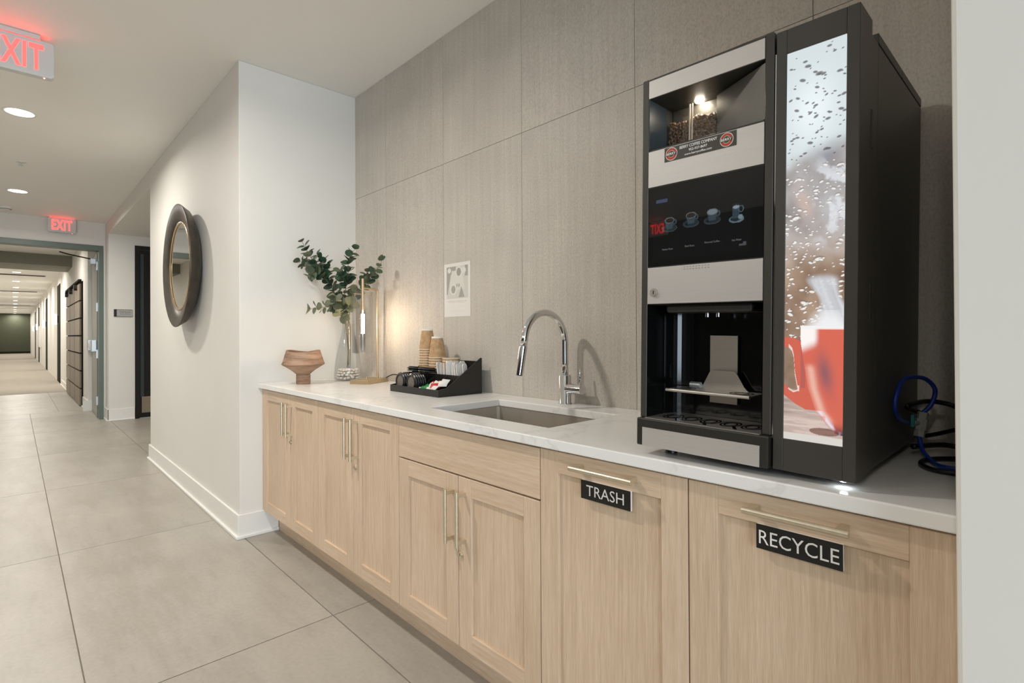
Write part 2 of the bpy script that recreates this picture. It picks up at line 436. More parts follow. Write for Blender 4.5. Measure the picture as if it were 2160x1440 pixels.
b = MB(); bb(b, (XS, YW - .014), (XS, 1.22), (1, 0), .16); bb(b, (XD, YW), (XS + .014, YW), (0, -1), .16)
struct('baseboard_recess', b, 'trim_paint', bevel=.004)
b = MB(); bb(b, (-10.42, YC - .06), (-10.42, .99), (1, 0), .16); bb(b, (-11.15, YC), (-10.42, YC), (0, -1), .16); bb(b, (-16.6, YC), (-14.3, YC), (0, -1), .12)
struct('baseboard_corridor', b, 'trim_paint')

# ------------------------------------------------------------------ toe kick
struct('trim_1', MB().box(XL + .014, XR, 1.142, 1.17, 0, .137), 'oak_horizontal')
bpy.data.objects['trim_1']['label'] = 'recessed oak toe kick under the base cabinets'

# ------------------------------------------------------------------ base cabinets
ZT = .872; ZC = .843; YF = 1.05; ZB = .138
def bar_handle(vertical, L, parent, x, z):
    """brushed bar pull standing 30 mm off the door face (local door face at y=0)"""
    m = MB(); r = .0065; o = .034
    if vertical:
        m.cyl((x, -o, z - L / 2), (x, -o, z + L / 2), r, 12)
        for s in (-1, 1):
            zz = z + s * (L / 2 - .013); m.box(x - .0055, x + .0055, -o, 0, zz - .006, zz + .006)
    else:
        m.cyl((x - L / 2, -o, z), (x + L / 2, -o, z), r, 12)
        for s in (-1, 1):
            xx = x + s * (L / 2 - .014); m.box(xx - .007, xx + .007, -o, 0, z - .006, z + .006)
    return m.build('handle', 'brass_brushed', parent)
def cab_door(parent, x0, x1, z0, z1, hx=None, hz=None, vertical=True, L=.175, lock=None, stile=.064, rail=.058, rr=None):
    """shaker door in cabinet-local coords, face at y=0, 20 mm thick"""
    e = .0016; x0 += e; x1 -= e
    rr = stile if rr is None else rr
    d = MB().box(x0, x0 + stile, 0, .02, z0, z1).box(x1 - rr, x1, 0, .02, z0, z1).build('door', 'oak_vertical', parent, .0012, seg=1)
    for a, b_ in ((z0, z0 + rail), (z1 - rail, z1)):
        MB().box(x0 + stile, x1 - rr, .0002, .02, a, b_).build('rail', 'oak_horizontal', d, .001, seg=1)
    MB().box(x0 + stile, x1 - rr, .009, .0135, z0 + rail, z1 - rail).build('panel', 'oak_vertical', d)
    if hx is not None: bar_handle(vertical, L, d, hx, hz)
    if lock:
        lx, lz = lock
        MB().cyl((lx, 0, lz), (lx, -.004, lz), .0105, 20).cyl((lx, -.004, lz), (lx, -.007, lz), .0075, 16).build('lock', 'brass_brushed', d)
        MB().box(lx - .001, lx + .001, -.0076, -.0068, lz - .004, lz + .004).build('keyhole', 'sign_black', d)
    return d
def carcass(parent, x0, x1):
    m = MB().box(x0, x0 + .018, .024, .56, ZB, ZC).box(x1 - .018, x1, .024, .56, ZB, ZC).box(x0 + .018, x1 - .018, .024, .56, ZB, ZB + .018)
    m.box(x0 + .018, x1 - .018, .545, .56, ZB + .018, ZC).box(x0 + .018, x1 - .018, .024, .05, ZC - .05, ZC)
    return m.build('carcass', 'oak_vertical', parent)
X0, X1, X2, X3, X4, X5, X6, X7, X8 = -3.215, -2.806, -2.457, -2.098, -1.734, -1.370, -1.002, -.564, -.112
G2 = 'oak base cabinets under the counter'
def cab(label, x):
    return thing('base_cabinet', label, 'cabinet', (x, YF, 0), group=G2)
c = cab('double-door oak base cabinet against the white side wall, below the clay bowl', X0)
MB().box(XL - X0 + .002, .0, .004, .022, ZB, ZC - .002).build('filler_strip', 'oak_vertical', c)
carcass(c, 0, X2 - X0)
cab_door(c, 0, X1 - X0, ZB, ZC - .006, X1 - X0 - .026, .712)
cab_door(c, X1 - X0, X2 - X0, ZB, ZC - .006, X1 - X0 + .026, .707, lock=(X1 - X0 + .012, .592))
c = cab('double-door oak base cabinet below the table lamp, beside the sink cabinet', X2)
carcass(c, 0, X4 - X2)
cab_door(c, 0, X3 - X2, ZB, ZC - .006, X3 - X2 - .018, .710)
cab_door(c, X3 - X2, X4 - X2, ZB, ZC - .006, X3 - X2 + .036, .709, lock=(X3 - X2 + .02, .590))
c = cab('oak sink cabinet with a plain drawer front above two doors', X4)
carcass(c, 0, X6 - X4)
MB().box(.0016, X6 - X4 - .0016, 0, .02, .694, ZC - .008).build('drawer_front', 'oak_horizontal', c, .0012, seg=1)
cab_door(c, 0, X5 - X4, ZB, .689, X5 - X4 - .026, .560)
cab_door(c, X5 - X4, X6 - X4, ZB, .689, X5 - X4 + .035, .563, lock=(X5 - X4 + .016, .440))
c = cab('oak pull-out cabinet carrying the TRASH sign', X6)
carcass(c, 0, X7 - X6)
cab_door(c, 0, X7 - X6, ZB, ZC - .006, (-.776) - X6, .811, False, .185)
c = cab('oak pull-out cabinet carrying the RECYCLE sign, by the right wall', X7)
carcass(c, 0, X8 - X7)
cab_door(c, 0, X8 - X7, ZB, ZC - .006, (-.345) - X7, .810, False, .178, rr=.066)

def plaque(word, x0, x1, label, tw):
    t = thing('door_sign', label, 'sign', ((x0 + x1) / 2, YF, .758), group='black lettered door signs')
    w = x1 - x0; h = .0465
    MB().box(-w / 2, w / 2, -.0055, 0, -h / 2, h / 2).build('backing', 'letter_white', t)
    MB().box(-w / 2, w / 2, -.007, -.0056, -h / 2, h / 2).build('plate', 'sign_black', t)
    text_mb(word, tw, .0265, .0076, '-y', (0, 0, 0)).build('lettering', 'letter_white', t)
plaque('TRASH', -.852, -.705, 'small black sign reading TRASH in white capitals', .112)
plaque('RECYCLE', -.4185, -.272, 'small black sign reading RECYCLE in white capitals', .136)

# ------------------------------------------------------------------ counter, sink, faucet
SX0, SX1, SY0, SY1 = -1.67, -1.06, 1.15, 1.50
def counter():
    import bmesh
    xsn = [XL + .001, SX0, SX1, XR - .001]; ysn = [1.03, SY0, SY1, YB - .001]
    m = MB(); V = {}
    idx = lambda i, j, k: i * 8 + j * 2 + k
    for i in range(4):
        for j in range(4):
            for k, z in ((0, ZC + .001), (1, ZT)): m.v.append((xsn[i], ysn[j], z))
    for i in range(3):
        for j in range(3):
            if i == 1 and j == 1: continue
            m.f.append((idx(i, j, 1), idx(i + 1, j, 1), idx(i + 1, j + 1, 1), idx(i, j + 1, 1)))
            m.f.append((idx(i, j, 0), idx(i, j + 1, 0), idx(i + 1, j + 1, 0), idx(i + 1, j, 0)))
    def side(a, b): m.f.append((idx(*a, 0), idx(*b, 0), idx(*b, 1), idx(*a, 1)))
    for i in range(3): side((i, 0), (i + 1, 0)); side((i + 1, 3), (i, 3))
    for j in range(3): side((3, j), (3, j + 1)); side((0, j + 1), (0, j))
    side((1, 1), (1, 2)); side((1, 2), (2, 2)); side((2, 2), (2, 1)); side((2, 1), (1, 1))
    m.sm = [False] * len(m.f)
    o = m.build('countertop', 'quartz', None, .003); return o
tag(counter(), 'long white quartz countertop with faint veins and a sink cutout', 'countertop')
t = thing('sink', 'stainless steel undermount sink set into the quartz counter', 'sink', ((SX0 + SX1) / 2, (SY0 + SY1) / 2, ZC))
def rounded(w, d, r, seg=5):
    P = []
    for sx, sy, a0 in ((1, 1, 0), (-1, 1, 90), (-1, -1, 180), (1, -1, 270)):
        for k in range(seg + 1):
            a = math.radians(a0 + 90 * k / seg); P.append((sx * (w / 2 - r) + r * math.cos(a), sy * (d / 2 - r) + r * math.sin(a)))
    return P
m = MB(); w, d = SX1 - SX0 + .006, SY1 - SY0 + .006
rings = [(rounded(w + .03, d + .03, .02), 0), (rounded(w, d, .018), 0), (rounded(w - .004, d - .004, .018), -.19), (rounded(w - .05, d - .05, .018), -.21)]
k = len(rings[0][0])
for P, z in rings: m.v += [(x, y, z) for x, y in P]
for a in range(3):
    for i in range(k): m.f.append((a * k + i, a * k + (i + 1) % k, (a + 1) * k + (i + 1) % k, (a + 1) * k + i))
m.f.append(tuple(3 * k + i for i in range(k))); m.sm = [False] * len(m.f)
m.build('basin', 'sink_steel', t)
MB().lathe([(0, -.2085), (.045, -.2085), (.05, -.206), (.052, -.2098)], 24).build('drain', 'chrome', t)

t = thing('faucet', 'chrome gooseneck faucet with side lever standing behind the sink', 'faucet', (-1.375, 1.588, ZT))
MB().lathe([(0, 0), (.027, 0), (.027, .003), (.0245, .005), (.0245, .112), (.0225, .115), (0, .115)], 32).build('body', 'chrome', t)
pts = [(0, 0, .10 + .02 * i) for i in range(8)]
R_, zc = .113, .2455
pts = [(0, 0, .11), (0, 0, .16), (0, 0, .21), (0, 0, zc)]
for i in range(1, 25):
    a = math.radians(172 * i / 24); pts.append((0, -R_ + R_ * math.cos(a), zc + R_ * math.sin(a)))
end = Vector(pts[-1]); dr = (Vector(pts[-1]) - Vector(pts[-2])).normalized()
MB().tube(pts + [tuple(end + dr * .03)], .0135, 20).build('neck', 'chrome', t)
a_, b_ = end + dr * .03, end + dr * .135
MB().cyl(a_, a_ + dr * .002, .0128, 20).cyl(a_ + dr * .002, b_, .0152, 24, .0135).build('spray_head', 'chrome', t)
MB().cyl(b_, b_ + dr * .003, .0105, 16).build('nozzle', 'black_satin', t)
h = MB().cyl((.012, 0, .063), (.052, 0, .063), .0205, 28).build('handle_collar', 'chrome', t)
MB().cyl((.0525, 0, .063), (.088, 0, .063), .0205, 28).build('handle_hub', 'chrome', t)
MB().tube([(.076, 0, .082), (.074, .004, .11), (.071, .008, .142)], .0042, 10).build('lever', 'chrome', t)

# ------------------------------------------------------------------ coffee machine
T = thing('coffee_machine', 'tall black coffee machine with silver front panels and a lit picture door', 'coffee machine', (-.475, 1.065, ZT), (0, math.radians(1.0), 0))
zb, zt = .0165, .859
hz = MB()
hz.box(-.217, -.201, 0, .135, .08, zt)                      # left stile
hz.box(.058, .0745, 0, .135, .08, zt)                       # right stile
hz.box(-.201, .058, .001, .135, .813, zt)                   # head
hz.box(-.201, .058, .0015, .135, .3405, .6955)              # screen block
hz.box(-.201, .058, .118, .135, .6955, .813)                # behind hopper niche
hz.box(-.201, .058, .128, .135, .08, .3405)                 # back of the bay
hz.build('housing', 'black_metal', T, .0012, seg=1)
MB().box(-.2185, .0755, -.013, .135, zb, .0795).build('base_unit', 'black_satin', T, .003)
MB().box(-.213, .2145, .1355, .556, .02, .832).build('case', 'case_black', T, .002)
MB().box(.0765, .2145, .0825, .135, .02, .832).build('case_side', 'case_black', T)
MB().box(-.2135, .215, .1355, .34, .8335, .853).box(-.2135, .215, .342, .556, .8335, .853).build('top_cover', 'black_metal', T, .001, seg=1)
for a, b2 in ((.8135, .853), (.609, .6905), (.342, .4245)):
    MB().box(-.2, .0573, -.0012, .002, a, b2).build('fascia_panel', 'fascia_steel', T)
MB().box(-.2025, .0595, -.0145, -.012, .0175, .0592).build('fascia_panel', 'fascia_steel', T)
MB().box(.0757, .0775, .004, .02, .075, .815).build('chrome_strip', 'chrome', T)
# hopper niche
MB().box(-.2, -.1985, .0, .075, .6965, .812).build('niche_side', 'slate_panel', T)
MB().prism([(-.075, .0755), (.0575, .002), (.0575, .117), (-.075, .117)], 'z', .6965, .806).build('slanted_panel', 'hopper_panel', T)
hp = MB().box(-.1985, -.0755, .104, .1175, .6965, .8125).build('hopper', 'hopper_panel', T)
m = MB()
for k in range(1500):
    x = random.uniform(-.195, -.079); z = random.uniform(.699, .774); y = random.uniform(.080, .090)
    rot = Euler((random.uniform(0, 6), random.uniform(0, 6), random.uniform(0, 6))).to_matrix().to_4x4()
    mt = Matrix.Translation((x, y, z + .003 * math.sin(x * 90))) @ rot @ Matrix.Diagonal((.0052, .0036, .003, 1))
    vs = [(1, 0, 0), (-1, 0, 0), (0, 1, 0), (0, -1, 0), (0, 0, 1), (0, 0, -1)]
    m.add(vs, [(0, 2, 4), (2, 1, 4), (1, 3, 4), (3, 0, 4), (2, 0, 5), (1, 2, 5), (3, 1, 5), (0, 3, 5)], True, mt)
o = m.build('coffee_beans', 'coffee_beans', hp); o['kind'] = 'stuff'; o['label'] = 'roasted coffee beans filling the hopper'
MB().box(-.1985, -.0755, .0750, .0762, .6965, .812).build('hopper_window', 'hopper_glass', hp)
for x in (-.1405, -.1345): MB().box(x, x + .003, .0725, .0750, .6965, .806).build('window_rib', 'cup_rim', hp)
MB().cyl((-.122, .088, .8128), (-.122, .088, .8095), .010, 16).build('hopper_lamp', 'hopper_led', hp)
# sticker
sk = MB().box(-.1585, .0035, -.0021, -.0013, .6585, .6892).build('sticker', 'sticker_dark', T)
text_mb('BERRY COFFEE COMPANY', .085, .0066, .0026, '-y', (-.079, 0, .6825), True).build('lettering', 'letter_white', sk)
text_mb('952-937-8697', .042, .0056, .0026, '-y', (-.079, 0, .6734), True).build('lettering', 'letter_white', sk)
text_mb('www.berrycoffee.com', .062, .0062, .0026, '-y', (-.079, 0, .6645), True).build('lettering', 'letter_white', sk)
for x in (-.1415, -.0165):
    def disc(r, y, mat, nm):
        MB().cyl((x, y, .6739), (x, y - .0003, .6739), r, 28).build(nm, mat, sk)
    disc(.0142, -.0021, 'letter_white', 'badge_ring'); disc(.0130, -.0024, 'sticker_red', 'badge_disc'); disc(.0078, -.0027, 'cup_rim', 'badge_inner_ring'); disc(.0070, -.0030, 'sticker_green', 'badge_centre')
    MB().box(x - .0125, x + .0125, -.0037, -.0033, .6705, .6773).build('badge_band', 'sticker_dark', sk)
    text_mb('BERRY', .0225, .0052, .0040, '-y', (x, 0, .6739), True).build('badge_lettering', 'letter_white', sk)
# touch screen
def ell(s, t, cx, cy, rx, ry, rot=0):
    c_, d_ = math.cos(rot), math.sin(rot); u = (s - cx) * c_ + (t - cy) * d_; v = -(s - cx) * d_ + (t - cy) * c_
    return (u / rx) ** 2 + (v / ry) ** 2
def put(img, mask, col, a=1.0):
    a = np.asarray(mask, float)[..., None] * a; return img * (1 - a) + np.array(col) * a
def screen_fn(s, t):
    W_, H_ = .257, .179; x = s * W_; y = t * H_
    img = np.zeros(s.shape + (3,)) + LIN(3, 3, 3) * .5
    img = put(img, (x > .012) & (x < .235) & (y > .012) & (y < .165), LIN(7, 8, 8))
    for cx_ in (.054, .105, .153):
        cy_ = .094 + (.004 if cx_ > .06 else 0)
        img = put(img, ell(x, y, cx_, cy_ - .012, .0185, .0085) < 1, LIN(62, 74, 80))
        img = put(img, ell(x, y, cx_, cy_ - .011, .0165, .0068) < 1, LIN(40, 50, 56))
        img = put(img, ell(x, y, cx_ + .013, cy_ + .001, .0045, .006) < 1, LIN(66, 80, 88))
        img = put(img, ell(x, y, cx_ + .012, cy_ + .001, .0022, .0035) < 1, LIN(14, 18, 20))
        body = (abs(x - cx_) < .0115 - np.clip(cy_ + .006 - y, 0, 1) * .25) & (y < cy_ + .006) & (y > cy_ - .013)
        img = put(img, body, LIN(66, 82, 92))
        img = put(img, (ell(x, y, cx_, cy_ + .006, .0118, .0066) < 1), LIN(120, 128, 126))
        img = put(img, (ell(x, y, cx_, cy_ + .0055, .0102, .0053) < 1), LIN(38, 34, 32) if cx_ < .15 else LIN(130, 146, 156))
        img = put(img, ell(x, y, cx_ - .010, cy_ - .013, .004, .0016) < 1, LIN(20, 26, 28))
    cx_, cy_ = .204, .095
    img = put(img, ell(x, y, cx_, cy_ - .014, .0155, .0075) < 1, LIN(112, 132, 140)); img = put(img, ell(x, y, cx_ - .002, cy_ - .013, .011, .005) < 1, LIN(34, 46, 52))
    img = put(img, (abs(x - cx_ + .001) < .0075) & (y > cy_ - .012) & (y < cy_ + .015), LIN(58, 76, 86))
    img = put(img, ell(x, y, cx_ - .001, cy_ + .015, .008, .0045) < 1, LIN(30, 40, 46)); img = put(img, ell(x, y, cx_ - .001, cy_ + .011, .0068, .0035) < 1, LIN(150, 172, 184))
    img = put(img, (ell(x, y, cx_ + .009, cy_ + .006, .0055, .007) < 1) & (ell(x, y, cx_ + .009, cy_ + .006, .004, .0055) > 1), LIN(90, 110, 118))
    img = put(img, ell(x, y, cx_ + .008, cy_ - .010, .0045, .005) < 1, LIN(136, 156, 166))
    img = put(img, (x > .02) & (x < .048) & (y > .142) & (y < .15), LIN(72, 84, 116))
    img = put(img, (x > .21) & (x < .224) & (y > .026) & (y < .034) & ((x > .217) | (y < .030)), LIN(92, 94, 98))
    return img
ts = grid_print('touch_screen', T, 'screen_print', -.2, .0573, .4275, .6065, .0003, 200, 140, screen_fn)
MB().box(-.2, .0573, .0004, .0016, .4275, .6065).build('screen_backing', 'screen_glass', ts)
pm('screen_text', srgb(120, 120, 118), .6)
MAT['screen_text_lit'] = em('screen_text_lit', srgb(96, 98, 98), .5).m
for w_, x, z in (('Medium Roast', -.150, .4635), ('Dark Roast', -.097, .4655), ('Flavored Coffee', -.0465, .4685), ('Hot Water', .0055, .4665)):
    text_mb(w_, .0022 * len(w_), .0042, .0005, '-y', (x, 0, z)).build('lettering', 'screen_text_lit', ts)
MB().cyl((-.182, -.0012, .3675), (-.182, -.0038, .3675), .0098, 24).cyl((-.182, -.0038, .3675), (-.182, -.0056, .3675), .0072, 20).build('key_lock', 'steel_brushed', T)
MB().box(-.183, -.181, -.0062, -.0054, .3635, .3715).build('keyhole', 'sign_black', T)
m = MB()
for i in range(9):
    x = -.110 + i * .0068
    for z in (.4145, .4195): m.box(x, x + .004, -.0014, -.0012, z, z + .0018)
m.build('vent_marks', 'valve_grey', T)
# dispensing bay
bay = [(-.2, .0)]
for k in range(9):
    a = math.radians(180 - 90 * k / 8); bay.append((-.2 + .05 + .05 * math.cos(a), .125 - .05 + .05 * math.sin(a)))
bay += [(.057, .125)]
m = MB()
for (u0, v0), (u1, v1) in zip(bay[:-1], bay[1:]):
    m.add([(u0, v0, .081), (u1, v1, .081), (u1, v1, .34), (u0, v0, .34)], [(0, 1, 2, 3)], True)
m.add([(.0575, .125, .081), (.0575, 0, .081), (.0575, 0, .34), (.0575, .125, .34)], [(0, 1, 2, 3)])
m.build('bay_lining', 'black_gloss', T)
MB().box(-.165, .03, .02, .1, .321, .3405).build('spout_housing', 'black_satin', T, .006)
for x in (-.085, -.06): MB().cyl((x, .06, .321), (x, .06, .312), .005, 12).build('spout', 'chrome', T)
MB().box(-.104, -.040, .114, .118, .115, .27).build('riser_plate', 'steel_brushed', T)
st = MB().box(-.168, .022, .03, .105, .1445, .1475).cyl((-.168, .03, .145), (.022, .03, .145), .004, 12).build('cup_stand', 'steel_brushed', T)
MB().prism([(-.122, .1475), (-.012, .1475), (-.02, .156), (-.038, .186), (-.044, .19), (-.094, .19), (-.1, .186), (-.114, .158)], 'y', .104, .107).build('backstop', 'steel_brushed', st)
MB().cyl((-.143, .098, .154), (-.118, .098, .154), .0075, 14).build('knob', 'hinge_steel', st)
for x in (-.14, -.01):
    for r in (.012, .022): MB().lathe([(r, .1478), (r + .003, .1478), (r + .003, .1482), (r, .1482), (r, .1478)], 24, Matrix.Translation((x, .066, 0)) @ Matrix.Diagonal((1, .9, 1, 1)), cap=False).build('stand_ring', 'black_gloss', st)
dt = MB().box(-.2, .057, -.009, .122, .0795, .0812).build('drip_tray', 'steel_brushed', T)
for x in (-.16, -.115, -.07, -.025, .02):
    for r in (.010, .017): MB().lathe([(r, .0813), (r + .0035, .0813), (r + .0035, .0818), (r, .0818), (r, .0813)], 20, Matrix.Translation((x, .05, 0)) @ Matrix.Diagonal((1, 1.6, 1, 1)), cap=False).build('tray_slot', 'black_gloss', dt)
for x in (-.125, -.06, .005):
    MB().add([(x - .004, .002, .0814), (x + .004, .002, .0814), (x - .012, .03, .0814), (x - .02, .03, .0814)], [(0, 1, 2, 3)]).build('tray_slot', 'black_gloss', dt)
# door with the lit picture
D0, D1, DZ0, DZ1 = .0787, .217, .0165, .854
dx0, dx1, dz0, dz1 = .0975, .1965, .078, .8077
dr_ = MB().box(D0, dx0, 0, .08, DZ0, DZ1).box(dx1, D1, 0, .08, DZ0, DZ1).box(dx0, dx1, 0, .08, DZ0, dz0).box(dx0, dx1, 0, .08, dz1, DZ1)
door = dr_.build('picture_door', 'case_black', T, .001, seg=1)
MB().box(dx0, dx1, .004, .078, dz0, dz1).build('light_box', 'black_satin', door)
def vnoise(s, t, fs, ft, seed, oct=4):
    r = np.random.RandomState(seed); out = np.zeros_like(s); amp = 1; tot = 0
    for o in range(oct):
        nx, ny = int(fs * 2 ** o) + 2, int(ft * 2 ** o) + 2; gdat = r.rand(ny + 1, nx + 1)
        x = s * fs * 2 ** o; y = t * ft * 2 ** o; xi = np.clip(x.astype(int), 0, nx - 1); yi = np.clip(y.astype(int), 0, ny - 1)
        fx = x - xi; fy = y - yi; fx = fx * fx * (3 - 2 * fx); fy = fy * fy * (3 - 2 * fy)
        out += amp * ((gdat[yi, xi] * (1 - fx) + gdat[yi, xi + 1] * fx) * (1 - fy) + (gdat[yi + 1, xi] * (1 - fx) + gdat[yi + 1, xi + 1] * fx) * fy)
        tot += amp; amp *= .5
    return out / tot
def smooth(a, b, x): u = np.clip((x - a) / (b - a), 0, 1); return u * u * (3 - 2 * u)
def picture(s, t):
    A = 7.37; y = t * A                                   # square units: picture is 1 wide, 7.37 tall
    nz = vnoise(s, t, 2, 12, 3); n2 = vnoise(s, t, 5, 30, 5)
    top = LIN(222, 233, 236) + (np.exp(-((s - .45) ** 2) * 6 - ((t - .84) ** 2) * 140))[..., None] * .2
    mid = LIN(196, 192, 192) * .85 + (nz[..., None] - .5) * np.array([.55, .56, .60])
    low = LIN(176, 148, 126) * .85 + (nz[..., None] - .5) * np.array([.50, .40, .30])
    k1 = smooth(.70, .76, t + .03 * (nz - .5) - .03 * (s - .5))[..., None]; k2 = smooth(.42, .60, t + .06 * (nz - .5))[..., None]
    img = top * k1 + (mid * k2 + low * (1 - k2)) * (1 - k1)
    img = put(img, np.exp(-((s - .70) / .2) ** 2 - ((t - .715) / .02) ** 2), LIN(150, 156, 172), .5)
    img = put(img, np.exp(-((s - .34 + (t - .6) * 2) / .13) ** 2 - ((t - .605) / .04) ** 2), LIN(240, 200, 178), .45)
    img = put(img, smooth(.50, .68, n2) * smooth(.74, .66, t) * smooth(.46, .56, t) * smooth(.4, .6, s), LIN(240, 244, 250), .75)
    # droplets
    rr = np.random.RandomState(4)
    for k in range(560):
        cs, ct = rr.rand(), .25 + .75 * rr.rand(); r = .012 + .022 * rr.rand() ** 2.2 + (.02 if rr.rand() < .06 else 0)
        if ct > .70 and rr.rand() < .62: continue
        i0, i1 = np.searchsorted(t[:, 0], [ct - r * 2 / A, ct + r * 2 / A]); j0, j1 = np.searchsorted(s[0], [cs - r * 2.2, cs + r * 2.2])
        if i1 <= i0 or j1 <= j0: continue
        S_, Y_ = s[i0:i1, j0:j1], y[i0:i1, j0:j1]; rot = rr.uniform(-.5, .6); sub = img[i0:i1, j0:j1]
        e = ell(S_, Y_, cs, ct * A, r * 1.5, r * .8, rot)
        if ct > .715:
            sub = put(sub, np.clip(1.6 - e * 1.3, 0, 1), LIN(96, 92, 96), .85)
        else:
            e2 = ell(S_, Y_, cs, ct * A - r * .35, r * 1.25, r * .6, rot)
            sub = put(sub, np.clip(1.4 - e, 0, 1), LIN(108, 94, 84), .55); sub = put(sub, np.clip(1.7 - e2 * 1.3, 0, 1), np.array([1.0, .98, .95]), .95)
        img[i0:i1, j0:j1] = sub
    # table
    tb = (t < .135 - .03 * s); wd = vnoise(s, t, 2, 130, 9, 3)
    img = put(img, tb, LIN(206, 184, 174)); img = np.where(tb[..., None], img * (.55 + .75 * wd[..., None]) + .06 * (wd[..., None] > .62), img)
    img = put(img, ell(s, y, .7, .22, .25, .07) < 1, LIN(126, 84, 70), .8)
    # mug
    red = LIN(228, 112, 92); lft = np.interp(y, [.25, .33, .6, 1.0, 1.5, 1.85, 2.2], [.86, .76, .55, .42, .34, .29, .28])
    mug = (s > lft) & (y < 2.17) & (y > .24 - .05 * s)
    o_top = np.interp(s, [0, .2, .3, .45], [1.96, 1.93, 1.86, 1.7]); o_bot = np.interp(s, [0, .2, .38, .6], [.84, .69, .60, .60])
    h_top = np.interp(s, [0, .08, .14, .17, .19, .24], [1.77, 1.75, 1.68, 1.55, 1.25, .97]); h_bot = np.interp(s, [0, .1, .17, .24], [1.06, .97, .93, .96])
    hand = (y < o_top) & (y > o_bot) & (s < .56) & ~((y < h_top) & (y > h_bot) & (s < .24))
    edge = hand & (y < h_top + .07) & (y > h_bot - .03) & (s < .275)
    img = put(img, hand, red * .92); img = put(img, edge & (s > .08), LIN(255, 232, 224), .85); img = put(img, hand & (s > .29) & (s < .37) & (y > 1.0), LIN(150, 96, 100), .45)
    img = put(img, mug, red)
    sh = np.exp(-((s - lft - .33) / .12) ** 2 - ((y - 1.3) / .35) ** 2); img = put(img, mug * sh, LIN(128, 96, 110), .75)
    hl = np.exp(-((s - lft - .10) / .07) ** 2) * smooth(.35, .5, y) * (1 - smooth(1.35, 1.5, y)); img = put(img, mug * hl, LIN(252, 202, 184), .8)
    wh = smooth(1.62, 1.85, y + .5 * (.35 - s)) * (1 - smooth(.50, .62, s)); img = put(img, mug * wh, np.array([1.08, 1.02, 1.0]), 1.0)
    img = put(img, mug & (y > 2.10), np.array([1, .98, .97]), .8)
    img = put(img, mug * np.exp(-((s - .98) / .25) ** 2 - ((y - .2) / .14) ** 2), LIN(60, 52, 60), .9)
    img = put(img, mug * np.exp(-((s - lft - .06) / .05) ** 2) * (y < .6) * smooth(.45, .7, n2 + .1), LIN(244, 238, 250), .9)
    # steam
    cxs = .86 - .22 * smooth(2.35, 3.1, y); wid = .30 - .10 * smooth(2.3, 2.7, y) + .10 * smooth(2.7, 3.05, y)
    stm = np.clip(1.5 - ((s - cxs) / wid) ** 2 * 1.5, 0, 1) * (y > 2.14) * (1 - smooth(3.0, 3.16, y + .6 * (s - .62) ** 2))
    fol = vnoise(np.clip(s * .8 + (y - 2.1) * .25, 0, 1), t, 9, 4, 21)
    img = put(img, stm, LIN(236, 240, 246) * (.45 + .85 * np.clip(fol, 0, 1))[..., None], .9)
    img = put(img, (y > 2.12) * (y < 2.45) * np.clip(1.4 - ((s - .75) / .45) ** 2 * 1.4 - (y - 2.14) * 3, 0, 1), np.array([1, 1, 1.02]), .85)
    img = put(img, t < .018, LIN(226, 222, 214))
    return np.clip(img, 0, 1.15)
grid_print('picture_panel', door, 'display_print', dx0, dx1, dz0, dz1, .0025, 150, 1090, picture)
for z in (.30, .62): MB().box(.2165, .2185, .078, .0865, z, z + .07).build('hinge', 'black_metal', T)
MB().cyl((.196, .012, .0168), (.196, .012, .0145), .006, 14).build('under_light', 'underlight_led', door)
for x, y in ((-.165, .05), (.165, .06), (-.165, .5), (.165, .5)):
    MB().cyl((x, y, math.tan(math.radians(1)) * x + .0008), (x, y, .021), .014, 18, .011).build('foot', 'black_plastic', T)

# ------------------------------------------------------------------ water line and cables beside the machine
def smooth_path(P, k=8):
    P = [Vector(p) for p in P]; out = []
    for i in range(len(P) - 1):
        a, b, c, d = P[max(i - 1, 0)], P[i], P[i + 1], P[min(i + 2, len(P) - 1)]
        for j in range(k):
            u = j / k; out.append(.5 * ((2 * b) + (c - a) * u + (2 * a - 5 * b + 4 * c - d) * u * u + (3 * b - a - 3 * c + d) * u ** 3))
    return out + [P[-1]]
t = thing('water_hose', 'blue water hose with a grey shut-off valve beside the coffee machine', 'hose', (0, 0, 0))
MB().tube(smooth_path([(-.238, 1.60, .93), (-.243, 1.50, .94), (-.247, 1.36, .965), (-.247, 1.315, 1.0), (-.243, 1.335, 1.036), (-.238, 1.38, 1.0515), (-.2185, 1.445, 1.048), (-.2034, 1.47, 1.024), (-.209, 1.47, .992), (-.2235, 1.46, .970)]), .0045, 10).build('hose', 'hose_blue', t)
MB().tube(smooth_path([(-.229, 1.45, .920), (-.2195, 1.43, .893), (-.20, 1.40, .8785), (-.18, 1.363, .8775), (-.15, 1.36, .8775), (-.114, 1.37, .8775)]), .0045, 10).build('hose', 'hose_blue', t)
va, vb = Vector((-.2225, 1.46, .972)), Vector((-.229, 1.451, .919))
dv = (vb - va)
v_ = MB().cyl(va, va + dv * .28, .0095, 8, smooth=False).cyl(va + dv * .28, va + dv * .72, .0125, 8, smooth=False).cyl(va + dv * .72, vb, .0105, 6, smooth=False).build('valve', 'valve_grey', t)
MB().cyl(va + dv * .45, va + dv * .45 + Vector((-.010, -.022, .002)), .005, 10).build('stem', 'valve_grey', v_)
MB().box(-.003, .003, -.004, .004, -.010, .016, Matrix.Translation(va + dv * .45 + Vector((-.011, -.025, .004)))).build('valve_lever', 'valve_teal', v_)
def cable(P, r, label):
    return tag(MB().tube(smooth_path(P), r, 10).build('power_cable', 'cable_black'), label, 'cable', 'black cables beside the coffee machine')
